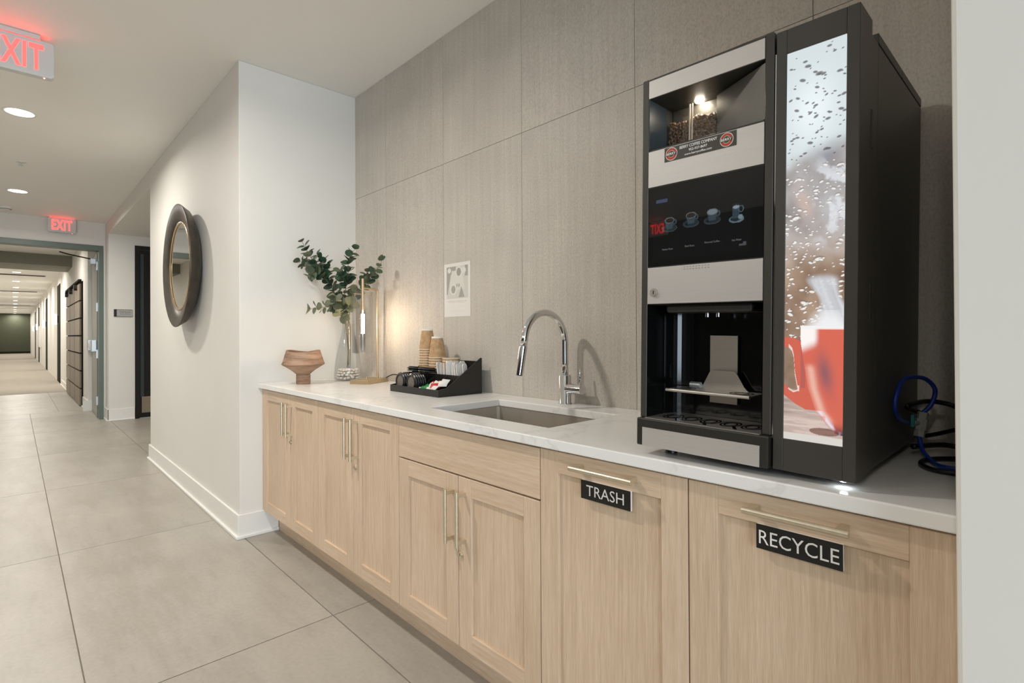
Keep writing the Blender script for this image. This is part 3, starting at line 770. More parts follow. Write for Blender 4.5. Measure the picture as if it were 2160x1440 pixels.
cable([(-.238, 1.60, .95), (-.244, 1.42, .985), (-.225, 1.50, .992), (-.19, 1.53, .987), (-.155, 1.52, .974), (-.113, 1.51, .955)], .0055, 'black cable arching highest behind the blue hose')
cable([(-.238, 1.59, .90), (-.21, 1.57, .912), (-.16, 1.55, .934), (-.113, 1.55, .945)], .005, 'black cable rising to the right behind the grey valve')
cable([(-.24, 1.45, .895), (-.2, 1.53, .893), (-.16, 1.54, .890), (-.113, 1.54, .888)], .006, 'black cable lying level below the grey valve')
cable([(-.113, 1.49, .8780), (-.16, 1.47, .8780), (-.205, 1.42, .8780), (-.213, 1.365, .8775), (-.19, 1.322, .8775), (-.155, 1.312, .8775), (-.113, 1.325, .8775)], .005, 'black cable looped flat on the counter in front')

# ------------------------------------------------------------------ paper notice on the tiles
P_ = thing('paper_notice', 'white paper notice with grey abstract shapes taped to the tiled wall', 'poster', (-2.1435, YB - .0006, 1.377))
MB().box(-.109, .109, -.0006, .0002, -.1375, .1375).build('sheet', 'paper_white', P_)
def notice(s, t):
    img = np.zeros(s.shape + (3,)) + LIN(226, 222, 216); A = 1.26; y = t * A
    fr = (s > .09) & (s < .92) & (t > .34) & (t < .94)
    img = put(img, fr, LIN(206, 203, 196)); g1 = LIN(164, 162, 152); w1 = LIN(220, 217, 211)
    img = put(img, fr & (t > .80) & (s < .45), g1); img = put(img, fr & (s < .30 - (.9 - t) * .35) & (t > .42), g1)
    img = put(img, fr & (s > .8) & (t > .74), g1); img = put(img, fr & (abs(s - .5) < .20 + (.86 - t) * .25) & (t < .86) & (t > .5), LIN(214, 212, 204))
    img = put(img, ell(s, y, .57, .83 * A, .12, .105 * A) < 1, w1); img = put(img, ell(s, y, .57, .83 * A, .085, .075 * A) < 1, LIN(158, 156, 148))
    img = put(img, ell(s, y, .2, .87 * A, .07, .05 * A) < 1, w1); img = put(img, ell(s, y, .75, .85 * A, .09, .06 * A) < 1, w1)
    img = put(img, ell(s, y, .36, .51 * A, .13, .10 * A) < 1, w1); img = put(img, ell(s, y, .36, .51 * A, .08, .075 * A) < 1, g1)
    for q in (.5, .58): img = put(img, ell(s, y, q, .58 * A, .03, .035 * A) < 1, LIN(174, 172, 164))
    img = put(img, fr & (abs(s - .67) < (.56 - t) * .55) & (t > .36), g1)
    rr = np.random.RandomState(2)
    for tt, a, b2, c_ in ((.30, .12, .88, .5), (.285, .12, .88, .5), (.265, .2, .8, .4), (.20, .15, .85, .2), (.17, .3, .7, .2), (.11, .2, .8, .2), (.09, .25, .7, .15)):
        img = put(img, (abs(t - tt) < .006) & (s > a) & (s < b2) & (np.sin(s * 90 + tt * 300) > -.3), LIN(186, 182, 172), c_)
    return img
grid_print('printed_face', P_, 'paper_print', -.108, .108, -.1365, .1365, -.0008, 90, 112, notice)

# ------------------------------------------------------------------ clay bowl
t = thing('pedestal_bowl', 'rough brown clay bowl on a narrow foot at the counter end', 'bowl', (-3.005, 1.20, ZT))
sg = 40; prof = [(0, .058), (.037, .056), (.068, .082), (.1165, .112), (.110, .128), (.0905, .188), (.082, .188), (.099, .128), (.103, .114), (.06, .09), (0, .075)]
m = MB(); kk = len(prof)
for i in range(sg):
    a = 2 * PI * i / sg
    for r, z in prof:
        dz = .006 * math.cos(2 * (a - .8)) * max(0, (z - .12) / .07) if r > .07 else 0
        wob = 1 + .012 * math.sin(3 * a + z * 30)
        m.v.append((r * wob * math.cos(a), r * wob * math.sin(a), z + dz))
for i in range(sg):
    j = (i + 1) % sg
    for q in range(kk - 1): m.f.append((i * kk + q, j * kk + q, j * kk + q + 1, i * kk + q + 1))
m.sm = [True] * len(m.f); bo = m.build('bowl', 'fired_clay', t)
es = bo.modifiers.new('e', 'EDGE_SPLIT'); es.split_angle = .7
MB().lathe([(0, 0), (.0365, 0), (.0385, .003), (.0385, .052), (.036, .0565), (0, .0565)], 28).build('foot', 'fired_clay', t)

# ------------------------------------------------------------------ vase with pebbles and eucalyptus
VX, VY = -3.03, 1.485
t = thing('glass_vase', 'clear glass bottle vase with a narrow neck beside the lamp', 'vase', (VX, VY, ZT))
outer = [(0, 0), (.078, 0), (.0815, .006), (.082, .03), (.079, .09), (.070, .15), (.054, .22), (.0405, .28), (.0345, .32), (.036, .345)]
inner = [(r - .003, max(z, .008)) for r, z in outer[:0:-1]] + [(0, .008)]
MB().lathe(outer + inner, 40, cap=False).build('glass_body', 'vase_glass', t)
peb = []
for q in range(4):
    m = MB(); vs = []; fs = []
    ico = bpy.data.meshes.new('x'); import bmesh; b = bmesh.new(); bmesh.ops.create_icosphere(b, subdivisions=2, radius=1)
    vs = [tuple(Vector(v.co) * (1 + .12 * math.sin(v.co.x * 3 + q) * math.cos(v.co.y * 4 + q))) for v in b.verts]; b.verts.index_update()
    fs = [tuple(v.index for v in f.verts) for f in b.faces]; b.free(); bpy.data.meshes.remove(ico)
    m.add(vs, fs, True); peb.append(m.mesh('pebble', 'pebble'))
spots = []
for lay in range(4):
    for ring, cnt in ((.062, 15), (.036, 8), (.012, 3)):
        for k in range(cnt):
            a = 2 * PI * (k + .5 * lay + random.uniform(-.15, .15)) / cnt; rr = ring - (.004 * lay if ring > .05 else 0)
            spots.append((rr * math.cos(a), rr * math.sin(a), .0185 + lay * .0155 + random.uniform(-.0025, .0035)))
for i, (x, y, z) in enumerate(spots):
    o = inst(peb[i % 4], 'pebble', None, (VX + x, VY + y, ZT + z), (random.uniform(-.3, .3), random.uniform(-.3, .3), random.uniform(0, 6)), (.0125 * random.uniform(.75, 1.15), .0105 * random.uniform(.8, 1.15), .0086 * random.uniform(.8, 1.1)))
    tag(o, 'small pale pebble among those filling the bottom of the glass vase', 'pebble', 'pebbles in the glass vase')
def leaf_mesh(mat, q):
    m = MB(); rim = []
    for i in range(12):
        a = 2 * PI * i / 12; r = .5 * (1 - .10 * math.cos(a) - (.06 if q else 0) * math.cos(2 * a))
        x, y = .5 - r * math.cos(a), r * math.sin(a) * (.98 - .1 * q); rim.append((x, y, .10 * (abs(y) * 2) ** 1.5 + .06 * x * (1 - x)))
    vs = [(.15, 0, 0), (.5, 0, .0), (.85, 0, -.01)] + rim
    fs = []
    for i in range(12):
        c0 = 0 if i in (0, 1, 10, 11) else (2 if i in (4, 5, 6, 7) else 1); fs.append((c0, 3 + i, 3 + (i + 1) % 12))
    fs += [(0, 5, 1), (1, 7, 2), (1, 13, 0), (2, 11, 1)]
    return m.add(vs, fs, True).mesh('leaf', mat)
LEAF = [leaf_mesh(mt, q) for mt in ('leaf_green', 'leaf_sage', 'leaf_deep') for q in (0, 1)]
Fw = Vector((-.7266, .687, 0)); Rw = Vector((.687, .7266, 0))
def ip(px, py, depth):            # point seen at that place of the picture, at its own distance
    return Vector((0, 0, 1.15)) + depth * (Fw + Rw * ((px - 1080) / 1111)) + Vector((0, 0, depth * (705.5 - py) / 1111))
def branch(label, main, twigs, sizes, kinds, step=.017, skip=.3):
    """main / twigs: lists of (px, py, depth); base of main inside the vase"""
    base = Vector((VX, VY, ZT + .012)) + Vector((random.uniform(-.01, .01), random.uniform(-.01, .01), .06))
    t = thing('eucalyptus_branch', label, 'branch', tuple(base), group='eucalyptus branches in the vase')
    neck = Vector((VX, VY, ZT + .345)) + Vector((random.uniform(-.014, .014), random.uniform(-.014, .014), 0))
    Pm = smooth_path([base, (base + neck) / 2 + Vector((.006, 0, 0)), neck] + [ip(*p) for p in main], 7)
    m = MB().tube([p - base for p in Pm], .0026, 6, .0012); paths = [(Pm[14:], True)]
    for tw in twigs:
        Pt = smooth_path([ip(*p) for p in tw], 7); m.tube([p - base for p in Pt], .0014, 5, .0008); paths.append((Pt, False))
    m.build('stem', 'stem_brown', t)
    for Pp, mainp in paths:
        L = 0; tot = sum((Pp[i + 1] - Pp[i]).length for i in range(len(Pp) - 1)); nxt = tot * skip if mainp else .004; ang = random.uniform(0, 6)
        for i in range(len(Pp) - 1):
            sl = (Pp[i + 1] - Pp[i]).length
            while L + sl >= nxt:
                u = (nxt - L) / sl; p = Pp[i].lerp(Pp[i + 1], u); d = (Pp[i + 1] - Pp[i]).normalized(); fr = nxt / tot
                ang += PI / 2 + random.uniform(-.4, .4); size = (sizes[0] + (sizes[1] - sizes[0]) * fr) * random.uniform(.82, 1.15)
                side = d.orthogonal().normalized(); side.rotate(Matrix.Rotation(ang, 3, d))
                for sgn in (1, -1):
                    out = (side * sgn + d * random.uniform(.25, .9) + Vector((random.uniform(-.3, .3), random.uniform(-.3, .3), random.uniform(-.25, .25)))).normalized()
                    nrm = (d * 1.0 + Vector((.5, -.7, .35)) * random.uniform(.3, 1.2)); nrm = (nrm - out * nrm.dot(out)).normalized()
                    R3 = Matrix((out, nrm.cross(out), nrm)).transposed()
                    tip = p + out * size
                    if tip.y > YB - .008 or tip.x < XL + .008: continue
                    o = inst(LEAF[random.choice(kinds)], 'leaf', t, tuple(p + out * .002 - base), R3.to_euler(), (size,) * 3)
                nxt += step * random.uniform(.75, 1.25) * (1.25 if fr > .75 else 1)
            L += sl
    return t
branch('longest eucalyptus branch, leaning left toward the white wall', [(716, 640, 3.16), (700, 606, 3.12), (680, 578, 3.08), (662, 550, 3.06), (648, 528, 3.05), (638, 508, 3.05)],
       [[(672, 566, 3.07), (655, 560, 3.10), (640, 553, 3.12), (630, 548, 3.13)], [(690, 590, 3.10), (692, 566, 3.12), (683, 548, 3.13), (668, 534, 3.13)], [(676, 572, 3.08), (660, 574, 3.03), (650, 584, 3.02)]],
       (.058, .042), (0, 1, 4, 5, 0, 3), .021, .30)
branch('upright middle eucalyptus branch with the deepest green leaves', [(724, 640, 3.14), (730, 606, 3.12), (735, 580, 3.10), (735, 556, 3.10), (741, 538, 3.10), (750, 524, 3.10)],
       [[(733, 598, 3.1), (722, 582, 3.06), (716, 566, 3.05)]], (.060, .044), (0, 1, 4, 5), .021, .34)
branch('eucalyptus branch leaning right behind the lamp arm', [(742, 632, 3.14), (757, 612, 3.10), (776, 594, 3.06), (792, 572, 3.02), (804, 556, 3.0), (804, 546, 3.0)],
       [[(772, 600, 3.06), (776, 582, 3.05), (778, 566, 3.05)]], (.052, .038), (0, 1, 2, 4), .026, .36)
branch('low eucalyptus branch reaching sideways over the clay bowl', [(724, 650, 3.10), (704, 645, 3.05), (684, 647, 3.02), (666, 648, 3.0), (652, 652, 2.99)],
       [[(716, 650, 3.08), (708, 634, 3.04), (700, 624, 3.03)]], (.058, .044), (2, 3, 2, 3, 0), .024, .50)
branch('short drooping eucalyptus branch nearest the vase neck', [(730, 655, 3.10), (724, 660, 3.06), (716, 668, 3.04)],
       [[(731, 650, 3.1), (740, 640, 3.06), (748, 632, 3.05)], [(728, 650, 3.1), (720, 640, 3.04), (716, 630, 3.03)]], (.056, .048), (2, 3, 2), .024, .62)

# ------------------------------------------------------------------ table lamp
t = thing('table_lamp', 'brass table lamp with a clear glass cylinder and glowing tube bulb', 'lamp', (-2.789, 1.4985, ZT), (0, 0, math.radians(30)))
# local: x across (.12), y along (.217)
MB().box(-.0595, .0595, -.1085, .1085, 0, .023).build('base', 'lamp_brass', t, .0015)
MB().cyl((0, .085, .023), (0, .085, .045), .0075, 16).cyl((0, .085, .045), (0, .085, .548), .0055, 14).cyl((0, .0905, .544), (0, -.068, .544), .0055, 14).build('post', 'lamp_brass', t)
MB().cyl((0, -.068, .44), (0, -.068, .597), .0085, 16).cyl((0, -.068, .42), (0, -.068, .44), .0105, 16).build('socket_rod', 'lamp_brass', t)
MB().lathe([(.0575, .175), (.0575, .522), (.0553, .522), (.0553, .175), (.0575, .175)], 48, Matrix.Translation((0, -.068, 0)), cap=False).build('glass_shade', 'clear_glass', t)
for k in range(3):
    a = 2 * PI * k / 3; MB().cyl((.0105 * math.cos(a), -.068 + .0105 * math.sin(a), .508), (.0545 * math.cos(a), -.068 + .0545 * math.sin(a), .508), .0022, 8).build('shade_arm', 'lamp_brass', t)
bl = MB().lathe([(0, .418), (.0135, .416), (.0145, .40), (.0145, .20), (.012, .182), (0, .174)], 24, Matrix.Translation((0, -.068, 0)), cap=False).build('bulb', 'clear_glass', t)
MB().cyl((0, -.068, .285), (0, -.068, .395), .0095, 14).build('filament', 'bulb_glow', bl)
MB().cyl((0, -.068, .19), (0, -.068, .285), .0022, 8).build('filament_stem', 'hinge_steel', bl)
MB().cyl((0, -.03, .023), (0, -.03, .037), .004, 12).build('switch', 'lamp_brass', t)
tag(MB().tube(smooth_path([(-2.80, 1.595, .884), (-2.77, 1.615, .905), (-2.73, 1.628, .915), (-2.62, 1.632, .91), (-2.45, 1.632, .90), (-2.34, 1.630, .93), (-2.325, 1.634, .985), (-2.30, 1.634, 1.03)]), .003, 8).build('lamp_cord', 'cable_black'), 'thin black cord running from the lamp behind the condiment organizer', 'cord')

# ------------------------------------------------------------------ condiment organizer
OX0, OX1, OY0, OY1 = -2.308, -1.902, 1.352, 1.602
t = thing('condiment_organizer', 'black plastic coffee condiment organizer with stepped compartments', 'organizer', ((OX0 + OX1) / 2, OY0, ZT))
hw = (OX1 - OX0) / 2; dp = OY1 - OY0; th = .004
prof = [(0, 0), (dp, 0), (dp, .166), (dp - .008, .166), (.045, .038), (0, .032)]
for s in (-1, 1):
    m = MB().prism(prof, 'x', s * hw - (th if s > 0 else 0), s * hw + (th if s < 0 else 0)); m.build('side_panel', 'black_plastic', t)
MB().box(-hw + th, hw - th, 0, dp, 0, .004).build('floor_panel', 'black_plastic', t)
MB().box(-hw + th, hw - th, 0, th, .004, .032).build('front_lip', 'black_plastic', t)
MB().box(-hw + th, hw - th, dp - th, dp, .004, .150).build('back_panel', 'black_plastic', t)
MB().box(-hw + th, hw - th, .122, .126, .004, .088).box(-hw + th, hw - th, .126, dp - th, .040, .044).build('upper_step', 'black_plastic', t)
for x in (-.098, .0, .098):
    MB().prism([(.004, .004), (.122, .004), (.122, .082), (.045, .03), (.004, .026)], 'x', x - .0015, x + .0015).build('divider', 'black_plastic', t)
    MB().prism([(.126, .044), (dp - th, .044), (dp - th, .14), (.126, .085)], 'x', x - .0015, x + .0015).build('divider', 'black_plastic', t)
OC = Vector(((OX0 + OX1) / 2, OY0, ZT))
cup_s = MB().lathe([(.0285, .0975), (.0415, .006)], 28, cap=False).mesh('sleeve', 'kraft_cup')
cup_r = MB().lathe([(.0405, .001), (.0425, .0), (.0437, .002), (.0425, .0048), (.0405, .005), (.0405, .001)], 28, cap=False).mesh('rim', 'cup_rim')
cup_b = MB().lathe([(.0288, .0975), (.0276, .106), (.0265, .106), (.0265, .1), (0, .1)], 28, cap=False).mesh('base_ring', 'packet_white')
def cup(loc, flip, label, group):
    c = thing('paper_cup', label, 'cup', loc, (PI if flip else 0, 0, 0), group)
    for me, nm in ((cup_s, 'sleeve'), (cup_r, 'rim'), (cup_b, 'base_ring')): inst(me, nm, c)
# upside-down stacks: cup mesh is modelled rim down
ORD = ('first', 'second', 'third', 'fourth', 'fifth', 'sixth', 'seventh', 'eighth', 'ninth', 'tenth', 'eleventh', 'twelfth', 'thirteenth', 'fourteenth', 'fifteenth', 'sixteenth')
for (x, y, z0, nn, lab) in ((-.150, .184, .046, 13, 'taller rear'), (-.052, .176, .046, 10, 'shorter front')):
    for k in range(nn):
        l = 'topmost upside-down kraft paper cup of the %s stack' % lab if k == nn - 1 else '%s kraft paper cup from the top of the %s stack' % (ORD[nn - 1 - k], lab)
        cup((OC.x + x, OC.y + y, ZT + z0 + k * .0128), False, l, 'kraft cups in the %s stack' % lab)
for k in range(2):
    cup((OC.x + .048, OC.y + .186, ZT + .1505 + k * .0128), True, ('lower upright kraft paper cup, nested inside the short stack', 'upper upright kraft paper cup showing its pale rim')[k], 'upright kraft cups')
lid_m = MB().lathe([(0, .007), (.030, .007), (.031, .012), (.036, .0125), (.038, .008), (.0435, .006), (.0445, .003), (.0435, 0), (.041, 0)], 28, cap=False).mesh('rim', 'lid_black')
lid_c = MB().lathe([(0, .0076), (.029, .0076)], 24, cap=False).mesh('top_disc', 'lid_grey')
def lid(loc, rot, label, group):
    c = thing('cup_lid', label, 'lid', loc, rot, group); inst(lid_m, 'rim', c); inst(lid_c, 'top_disc', c)
for (x, lab) in ((-.150, 'left'), (-.052, 'right')):
    for k in range(5):
        fr = k == 0
        lid((OC.x + x, OC.y + .020 + k * .0125 + .012, ZT + .0495), (PI / 2, 0, 0), ('foremost black cup lid on edge in the front %s roll' % lab if fr else '%s black cup lid from the front of the %s roll' % (ORD[k], lab)), 'black lids on edge, front %s' % lab)
    for k in range(2):
        lid((OC.x + x + .012, OC.y + .1075, ZT + .0955 + .0105 * k), (-.1, 0, 0), ('upper flat black cup lid in the %s pile' if k == 1 else 'lower flat black cup lid in the %s pile') % lab, 'flat black lids, %s pile' % lab)
def packet(w, h, d, mat):
    m = MB().prism([(-w / 2, 0), (w / 2, 0), (w / 2, h * .9), (w * .3, h), (-w * .3, h), (-w / 2, h * .9)], 'y', -d / 2, d / 2); return m.mesh('packet', mat)
pw = packet(.034, .096, .005, 'packet_white')
for k in range(16):
    x = .015 + k * .0112; row = k % 2
    o = inst(pw, 'sugar_packet', None, (OC.x + x + random.uniform(-.002, .002), OC.y + .150 + .022 * row, ZT + .047), (random.uniform(-.16, -.05), random.uniform(-.12, .12), PI / 2 + random.uniform(-.3, .3)), (1, 1, random.uniform(.98, 1.12)))
    if k == 15: tag(o, 'white sugar packet standing nearest the organizer side panel', 'packet', 'white packets standing in a row')
    else: tag(o, '%s white sugar packet from the left in the standing row' % ORD[k], 'packet', 'white packets standing in a row')
def pillow(w, h, d, mat):
    m = MB(); vs = []; nx, ny = 6, 5
    for sgn in (1, -1):
        for j in range(ny):
            for i in range(nx):
                u, v = i / (nx - 1) * 2 - 1, j / (ny - 1) * 2 - 1
                vs.append((u * w / 2, v * h / 2, sgn * d / 2 * (1 - u ** 2) ** .5 * (1 - v ** 4)))
    fs = []
    for q in (0, 1):
        for j in range(ny - 1):
            for i in range(nx - 1):
                a = q * nx * ny + j * nx + i; f = (a, a + 1, a + nx + 1, a + nx); fs.append(f if q == 0 else f[::-1])
    return m.add(vs, fs, True).mesh('sachet', mat)
sach = [('packet_green', .03, .035, .030, .3, 'green condiment sachet lying at the front of the organizer'), ('packet_green', .058, .04, .036, 1.2, 'green condiment sachet with its corner raised'),
        ('packet_white', .09, .03, .034, .8, 'white and red sachet leaning over the front lip'), ('packet_white', .125, .03, .040, -.4, 'white sachet leaning by the organizer side panel'),
        ('packet_white', .10, .062, .054, .2, 'white sachet propped against the divider'), ('packet_red', .078, .075, .055, .6, 'red sachet at the back of the front row'),
        ('packet_orange', .045, .08, .052, -.5, 'orange sachet beside the red one'), ('packet_white', .150, .06, .060, 1.0, 'white sachet highest against the side panel'),
        ('packet_white', .072, .05, .046, -.9, 'white sachet lying across the green one'), ('packet_white', .135, .082, .066, .5, 'white sachet tucked behind the others by the divider'), ('packet_green', .022, .06, .036, -.6, 'green sachet half hidden behind the front green one'),
        ('packet_white', .012, .03, .024, .1, 'pale sachet lying flat next to the lids'), ('packet_red', .112, .045, .050, 1.4, 'small red printed sachet between white ones')]
smesh = {}
for mt, x, y, z, a, lab in sach:
    if mt not in smesh: smesh[mt] = pillow(.050, .036, .017, mt)
    o = inst(smesh[mt], 'condiment_sachet', None, (OC.x + x + .004, OC.y + y, ZT + z - .006), (.75 + random.uniform(-.2, .2), random.uniform(-.25, .25), a * .5), (.9, .9, 1))
    tag(o, lab, 'sachet', 'condiment sachets in the organizer')

# ------------------------------------------------------------------ round wall mirror
t = thing('wall_mirror', 'round wall mirror with a deep dark bronze dished frame', 'mirror', (-4.345, YW, 1.645), (PI / 2, 0, 0))
# local z points to -y (out of the wall)
MB().lathe([(.29, 0), (.32, .008), (.40, .045), (.432, .092), (.434, .099), (.428, .101), (.375, .088), (.312, .074), (.312, .060), (.30, .060)], 72, cap=False).build('frame', 'mirror_frame', t)
MB().lathe([(.302, .075), (.311, .079), (.316, .0755), (.313, .071), (.302, .071), (.302, .075)], 72, cap=False).build('inner_rim', 'gold_rim', t)
MB().lathe([(0, .066), (.306, .066), (.306, .070), (0, .070)], 64, smooth=False, cap=False).build('mirror_glass', 'mirror_silver', t)

# ------------------------------------------------------------------ exit signs
def exit_sign(label, loc, rotz, hang):
    t = thing('exit_sign', label, 'exit sign', loc, (0, 0, rotz), 'red EXIT signs')
    # local +x is the face
    m = MB(); pl = rounded(.288, .185, .016, 4)
    m.prism([(a, b) for a, b in pl], 'x', -.022, .022); m.build('housing', 'exit_housing', t, .002)
    text_mb('EXIT', .205, .135, .0226, '+x', (0, 0, .004), True).build('lettering', 'exit_red', t)
    MB().box(-.03, .03, -.09, .09, .094, H - loc[2] - .0005).build('canopy', 'exit_housing', t, .004)
    MB().box(.003, .018, -.12, .12, .0927, .0932).build('ceiling_glow_strip', 'exit_red', t)  # added emitter on the housing top, throws a red glow on the ceiling
    MB().cyl((.010, .105, -.0925), (.010, .105, -.0965), .004, 10).build('test_lamp', 'led_green', t)
exit_sign('red EXIT sign hanging nearest, cut off by the picture edge', (-3.70, .0115, 2.6), 0, True)
exit_sign('red EXIT sign above the green-framed doorway', (-9.20, .465, 2.622), 0, False)
exit_sign('red EXIT sign hung across the lobby, seen only as a reflection', (-3.94, -4.42, 2.6), PI / 2, True)

# ------------------------------------------------------------------ ceiling lights, detector, sprinkler, vents
lens_m = MB().lathe([(0, -.001), (.078, -.001), (.078, 0)], 32, cap=False).mesh('lens', 'can_lens')
trim_m = MB().lathe([(.078, 0), (.078, -.003), (.092, -.002), (.095, 0)], 32, cap=False).mesh('trim_ring', 'detector_white')
def can(x, y, label, power, group):
    t = thing('ceiling_light', label, 'ceiling light', (x, y, H), group=group)
    inst(lens_m, 'lens', t); inst(trim_m, 'trim_ring', t)
    a = area('can_lamp', (x, y, H - .006), (0, 0, 0), .15, .15, power, (1.0, .955, .885), 'DISK', 2.9)
    a.parent = t; a.location = (0, 0, -.006)
GL = 'recessed round ceiling lights in the lobby'
can(-5.04, .03, 'larger nearer recessed ceiling light below the hanging EXIT sign', CAN_W, GL)
can(-7.78, .03, 'smaller farther recessed lobby light, near the doorway', CAN_W, GL)
can(-2.30, .03, 'recessed lobby light above the counter, out of view', CAN_W, GL)
for x in (-7.78, -5.04, -2.30, .44): can(x, -2.7, 'added recessed light in an unseen far lobby row', CAN_W, 'added lights of the unseen far lobby row')  # unseen row of lamps, added for the light they give the lobby
CX = [-15.6, -17.6, -20.5, -23.1, -25.8, -28.6, -31.6, -34.8, -38.7, -42.2, -45.4, -48.72]
for i, x in enumerate(CX):
    lab = 'nearest recessed light of the corridor row' if i == 1 else ('recessed corridor light just behind the olive beam' if i == 0 else ('farthest corridor light, washing the dark green end wall' if i == len(CX) - 1 else '%s recessed light along the corridor ceiling, counting from the beam' % ORD[i]))
    can(x, .05, lab, CAN_W * 1.2, 'recessed corridor lights in a row')
can(-11.4, .0, 'recessed light of the vestibule behind the green doorway', CAN_W * .9, 'recessed vestibule light')
t = thing('smoke_detector', 'white round smoke detector on the ceiling near the doorway', 'smoke detector', (-8.83, -.075, H))
MB().lathe([(0, -.038), (.045, -.036), (.06, -.018), (.066, 0)], 28, cap=False).build('housing', 'detector_white', t); MB().lathe([(.05, -.0305), (.056, -.025), (.058, -.027), (.05, -.0305)], 28, cap=False).build('vent_ring', 'vent_grey', t)
t = thing('fire_sprinkler', 'small ceiling sprinkler between the two lobby lights', 'sprinkler', (-6.456, .046, H))
MB().lathe([(0, -.004), (.04, -.003), (.042, 0)], 24, cap=False).build('escutcheon', 'detector_white', t); MB().cyl((0, 0, -.004), (0, 0, -.03), .008, 10).cyl((0, 0, -.03), (0, 0, -.034), .02, 14).build('deflector', 'hinge_steel', t)
for i, x in enumerate((-18.3, -25.0, -36.0)):
    t = thing('ceiling_vent', ('nearest', 'middle', 'farthest')[i] + ' dark slot vent across the corridor ceiling', 'vent', (x, .05, H), group='slot vents in the corridor ceiling')
    MB().box(-.12, .12, -.55, .55, -.008, 0).build('frame', 'vent_grey', t)
    for k in range(3): MB().box(-.09 + .07 * k, -.05 + .07 * k, -.53, .53, -.012, -.008).build('slat', 'dark_trim', t)

# ------------------------------------------------------------------ green-framed doorway
fr = MB().box(XD - .155, XD + .02, YJ - .048, YJ, 0, 2.405).box(XD - .155, XD + .02, -.93, -.882, 0, 2.405).box(XD - .155, XD + .02, -.882, YJ - .048, 2.335, 2.405)
o = struct('door_1', fr, 'green_frame', bevel=.003); o['label'] = 'green painted steel frame of the double doorway'
t = thing('door_leaf', 'grey-green door leaf standing open inside the doorway', 'door', (XD - .165, .872, 0), (0, 0, math.radians(-1.5)))
MB().box(-.98, 0, -.022, .022, .01, 2.32).build('slab', 'door_face', t, .002)
MB().box(.0, .006, -.022, .022, .01, 2.32).build('edge_plate', 'green_frame', t)
for i, z in enumerate((.24, .90, 1.56, 2.14)): MB().box(.006, .010, -.03, .045, z - .06, z + .06).cyl((.012, .022, z - .06), (.012, .022, z + .06), .008, 10).build('hinge', 'hinge_steel', t)
pb = MB().box(-.93, -.10, -.075, -.045, .98, 1.05).build('push_bar', 'hinge_steel', t, .006)
for x in (-.95, -.13): MB().box(x, x + .10, -.085, -.022, .93, 1.10).build('bar_housing', 'hinge_steel', pb, .008)
cl = MB().box(-.42, -.14, -.085, -.022, 2.18, 2.26).build('door_closer', 'hinge_steel', t, .005)
MB().tube([(-.3, -.06, 2.265), (-.10, -.33, 2.29), (.02, -.42, 2.30)], .008, 8).build('closer_arm', 'dark_trim', cl)
t = thing('locker_bank', 'brown bank of square parcel lockers on the corridor wall', 'lockers', (-12.72, YC, 0))
LW, LH, NC, NR = 3.1, 2.03, 3, 7
MB().box(-LW / 2, LW / 2, -.02, -.001, .0, LH + .03).build('case', 'dark_trim', t)
for i in range(NC):
    for j in range(NR):
        a, b_ = -LW / 2 + LW * i / NC, LH * j / NR
        d = MB().box(a + .03, a + LW / NC - .03, -.045, -.021, b_ + .012, b_ + LH / NR - .012).build('locker_door', 'locker_brown', t)
for i in range(3):
    x = -LW / 2 + LW * (i + .5) / NC; MB().cyl((x, -.045, LH - .05), (x, -.09, LH - .05), .05, 14).build('knob', 'black_satin', t)
MB().box(-LW / 2, LW / 2, -.06, -.02, LH + .03, LH + .06).build('top_rail', 'dark_trim', t)

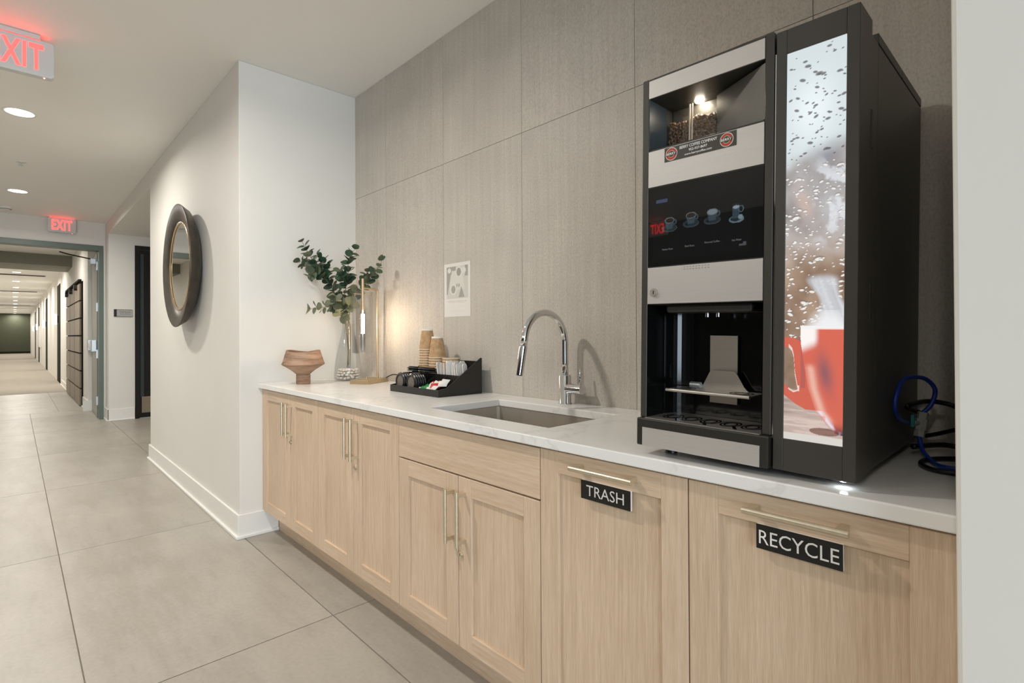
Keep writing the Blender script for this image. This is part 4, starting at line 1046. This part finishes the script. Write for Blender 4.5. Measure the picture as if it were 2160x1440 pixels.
# corridor strips and sconces
for i, (x, w) in enumerate(((-17.55, 1.1), (-24.4, 1.1), (-32.0, 1.1), (-37.6, 1.1))):
    nm = ('nearest', 'second', 'third', 'farthest')[i]
    p = tag(MB().box(x - w / 2, x + w / 2, YC - .012, YC - .001, .0, 2.45).build('wall_panel', 'dark_trim'), nm + ' tall dark panel on the corridor wall', 'wall panel', 'dark corridor wall panels')
    t = thing('wall_sconce', nm + ' glowing cylinder sconce along the corridor', 'sconce', (x, YC - .012, 1.58), group='corridor wall sconces')
    MB().box(-.05, .05, -.02, 0, -.09, .09).build('back_plate', 'dark_trim', t)
    MB().lathe([(0, -.13), (.034, -.13), (.037, -.12), (.037, .12), (.034, .13), (0, .13)], 20, Matrix.Translation((0, -.066, 0)), cap=False).build('shade', 'sconce_glow', t)
t = thing('extinguisher_cabinet', 'pale wall cabinet below the third corridor sconce', 'cabinet', (-30.3, YC, 1.15)); MB().box(-.5, .5, -.05, -.001, -.45, .45).build('box', 'trim_paint', t); MB().box(-.44, .44, -.056, -.05, -.39, .39).build('panel', 'wall_paint', t)

# ------------------------------------------------------------------ black door in the recess and room sign
o = struct('door_2', MB().box(XS - .1, XS + .015, 1.222, 1.275, 0, 2.41).box(XS - .1, XS + .015, 2.19, 2.245, 0, 2.41).box(XS - .1, XS + .015, 1.275, 2.19, 2.355, 2.41), 'black_door', bevel=.002)
o['label'] = 'black steel frame of the dark door in the recess'
t = thing('recess_door', 'black door with a steel kick plate in the side recess', 'door', (XS - .03, 1.277, 0))
MB().box(-.022, .022, 0, .91, .008, 2.353).build('slab', 'black_door', t); MB().box(.022, .025, .025, .885, .075, .30).build('kick_plate', 'locker_brown', t)
MB().box(.0222, .0235, .012, .05, .3, 2.3).build('edge_strip', 'slate_panel', t)
MB().cyl((.022, .84, 1.0), (.075, .84, 1.0), .012, 12).cyl((.075, .85, 1.0), (.075, .73, 1.0), .01, 12).build('lever_handle', 'hinge_steel', t)
t = thing('room_sign', 'small grey room sign with a dark left edge beside the black door', 'sign', (XS, 1.0905, 1.466))
MB().box(0, .012, -.103, -.072, -.05, .05).build('dark_edge', 'sign_black', t); MB().box(0, .010, -.072, .103, -.05, .05).build('plate', 'sign_grey', t)
for z in (-.046, .046): MB().box(.010, .0115, -.072, .103, z - .004, z + .004).build('bar', 'vent_grey', t)
text_mb('Club Rooms', .125, .018, .0105, '+x', (0, .022, .016)).build('lettering', 'charcoal_paint', t)
text_mb('Study Rooms', .115, .018, .0105, '+x', (0, .022, -.014)).build('lettering', 'charcoal_paint', t)
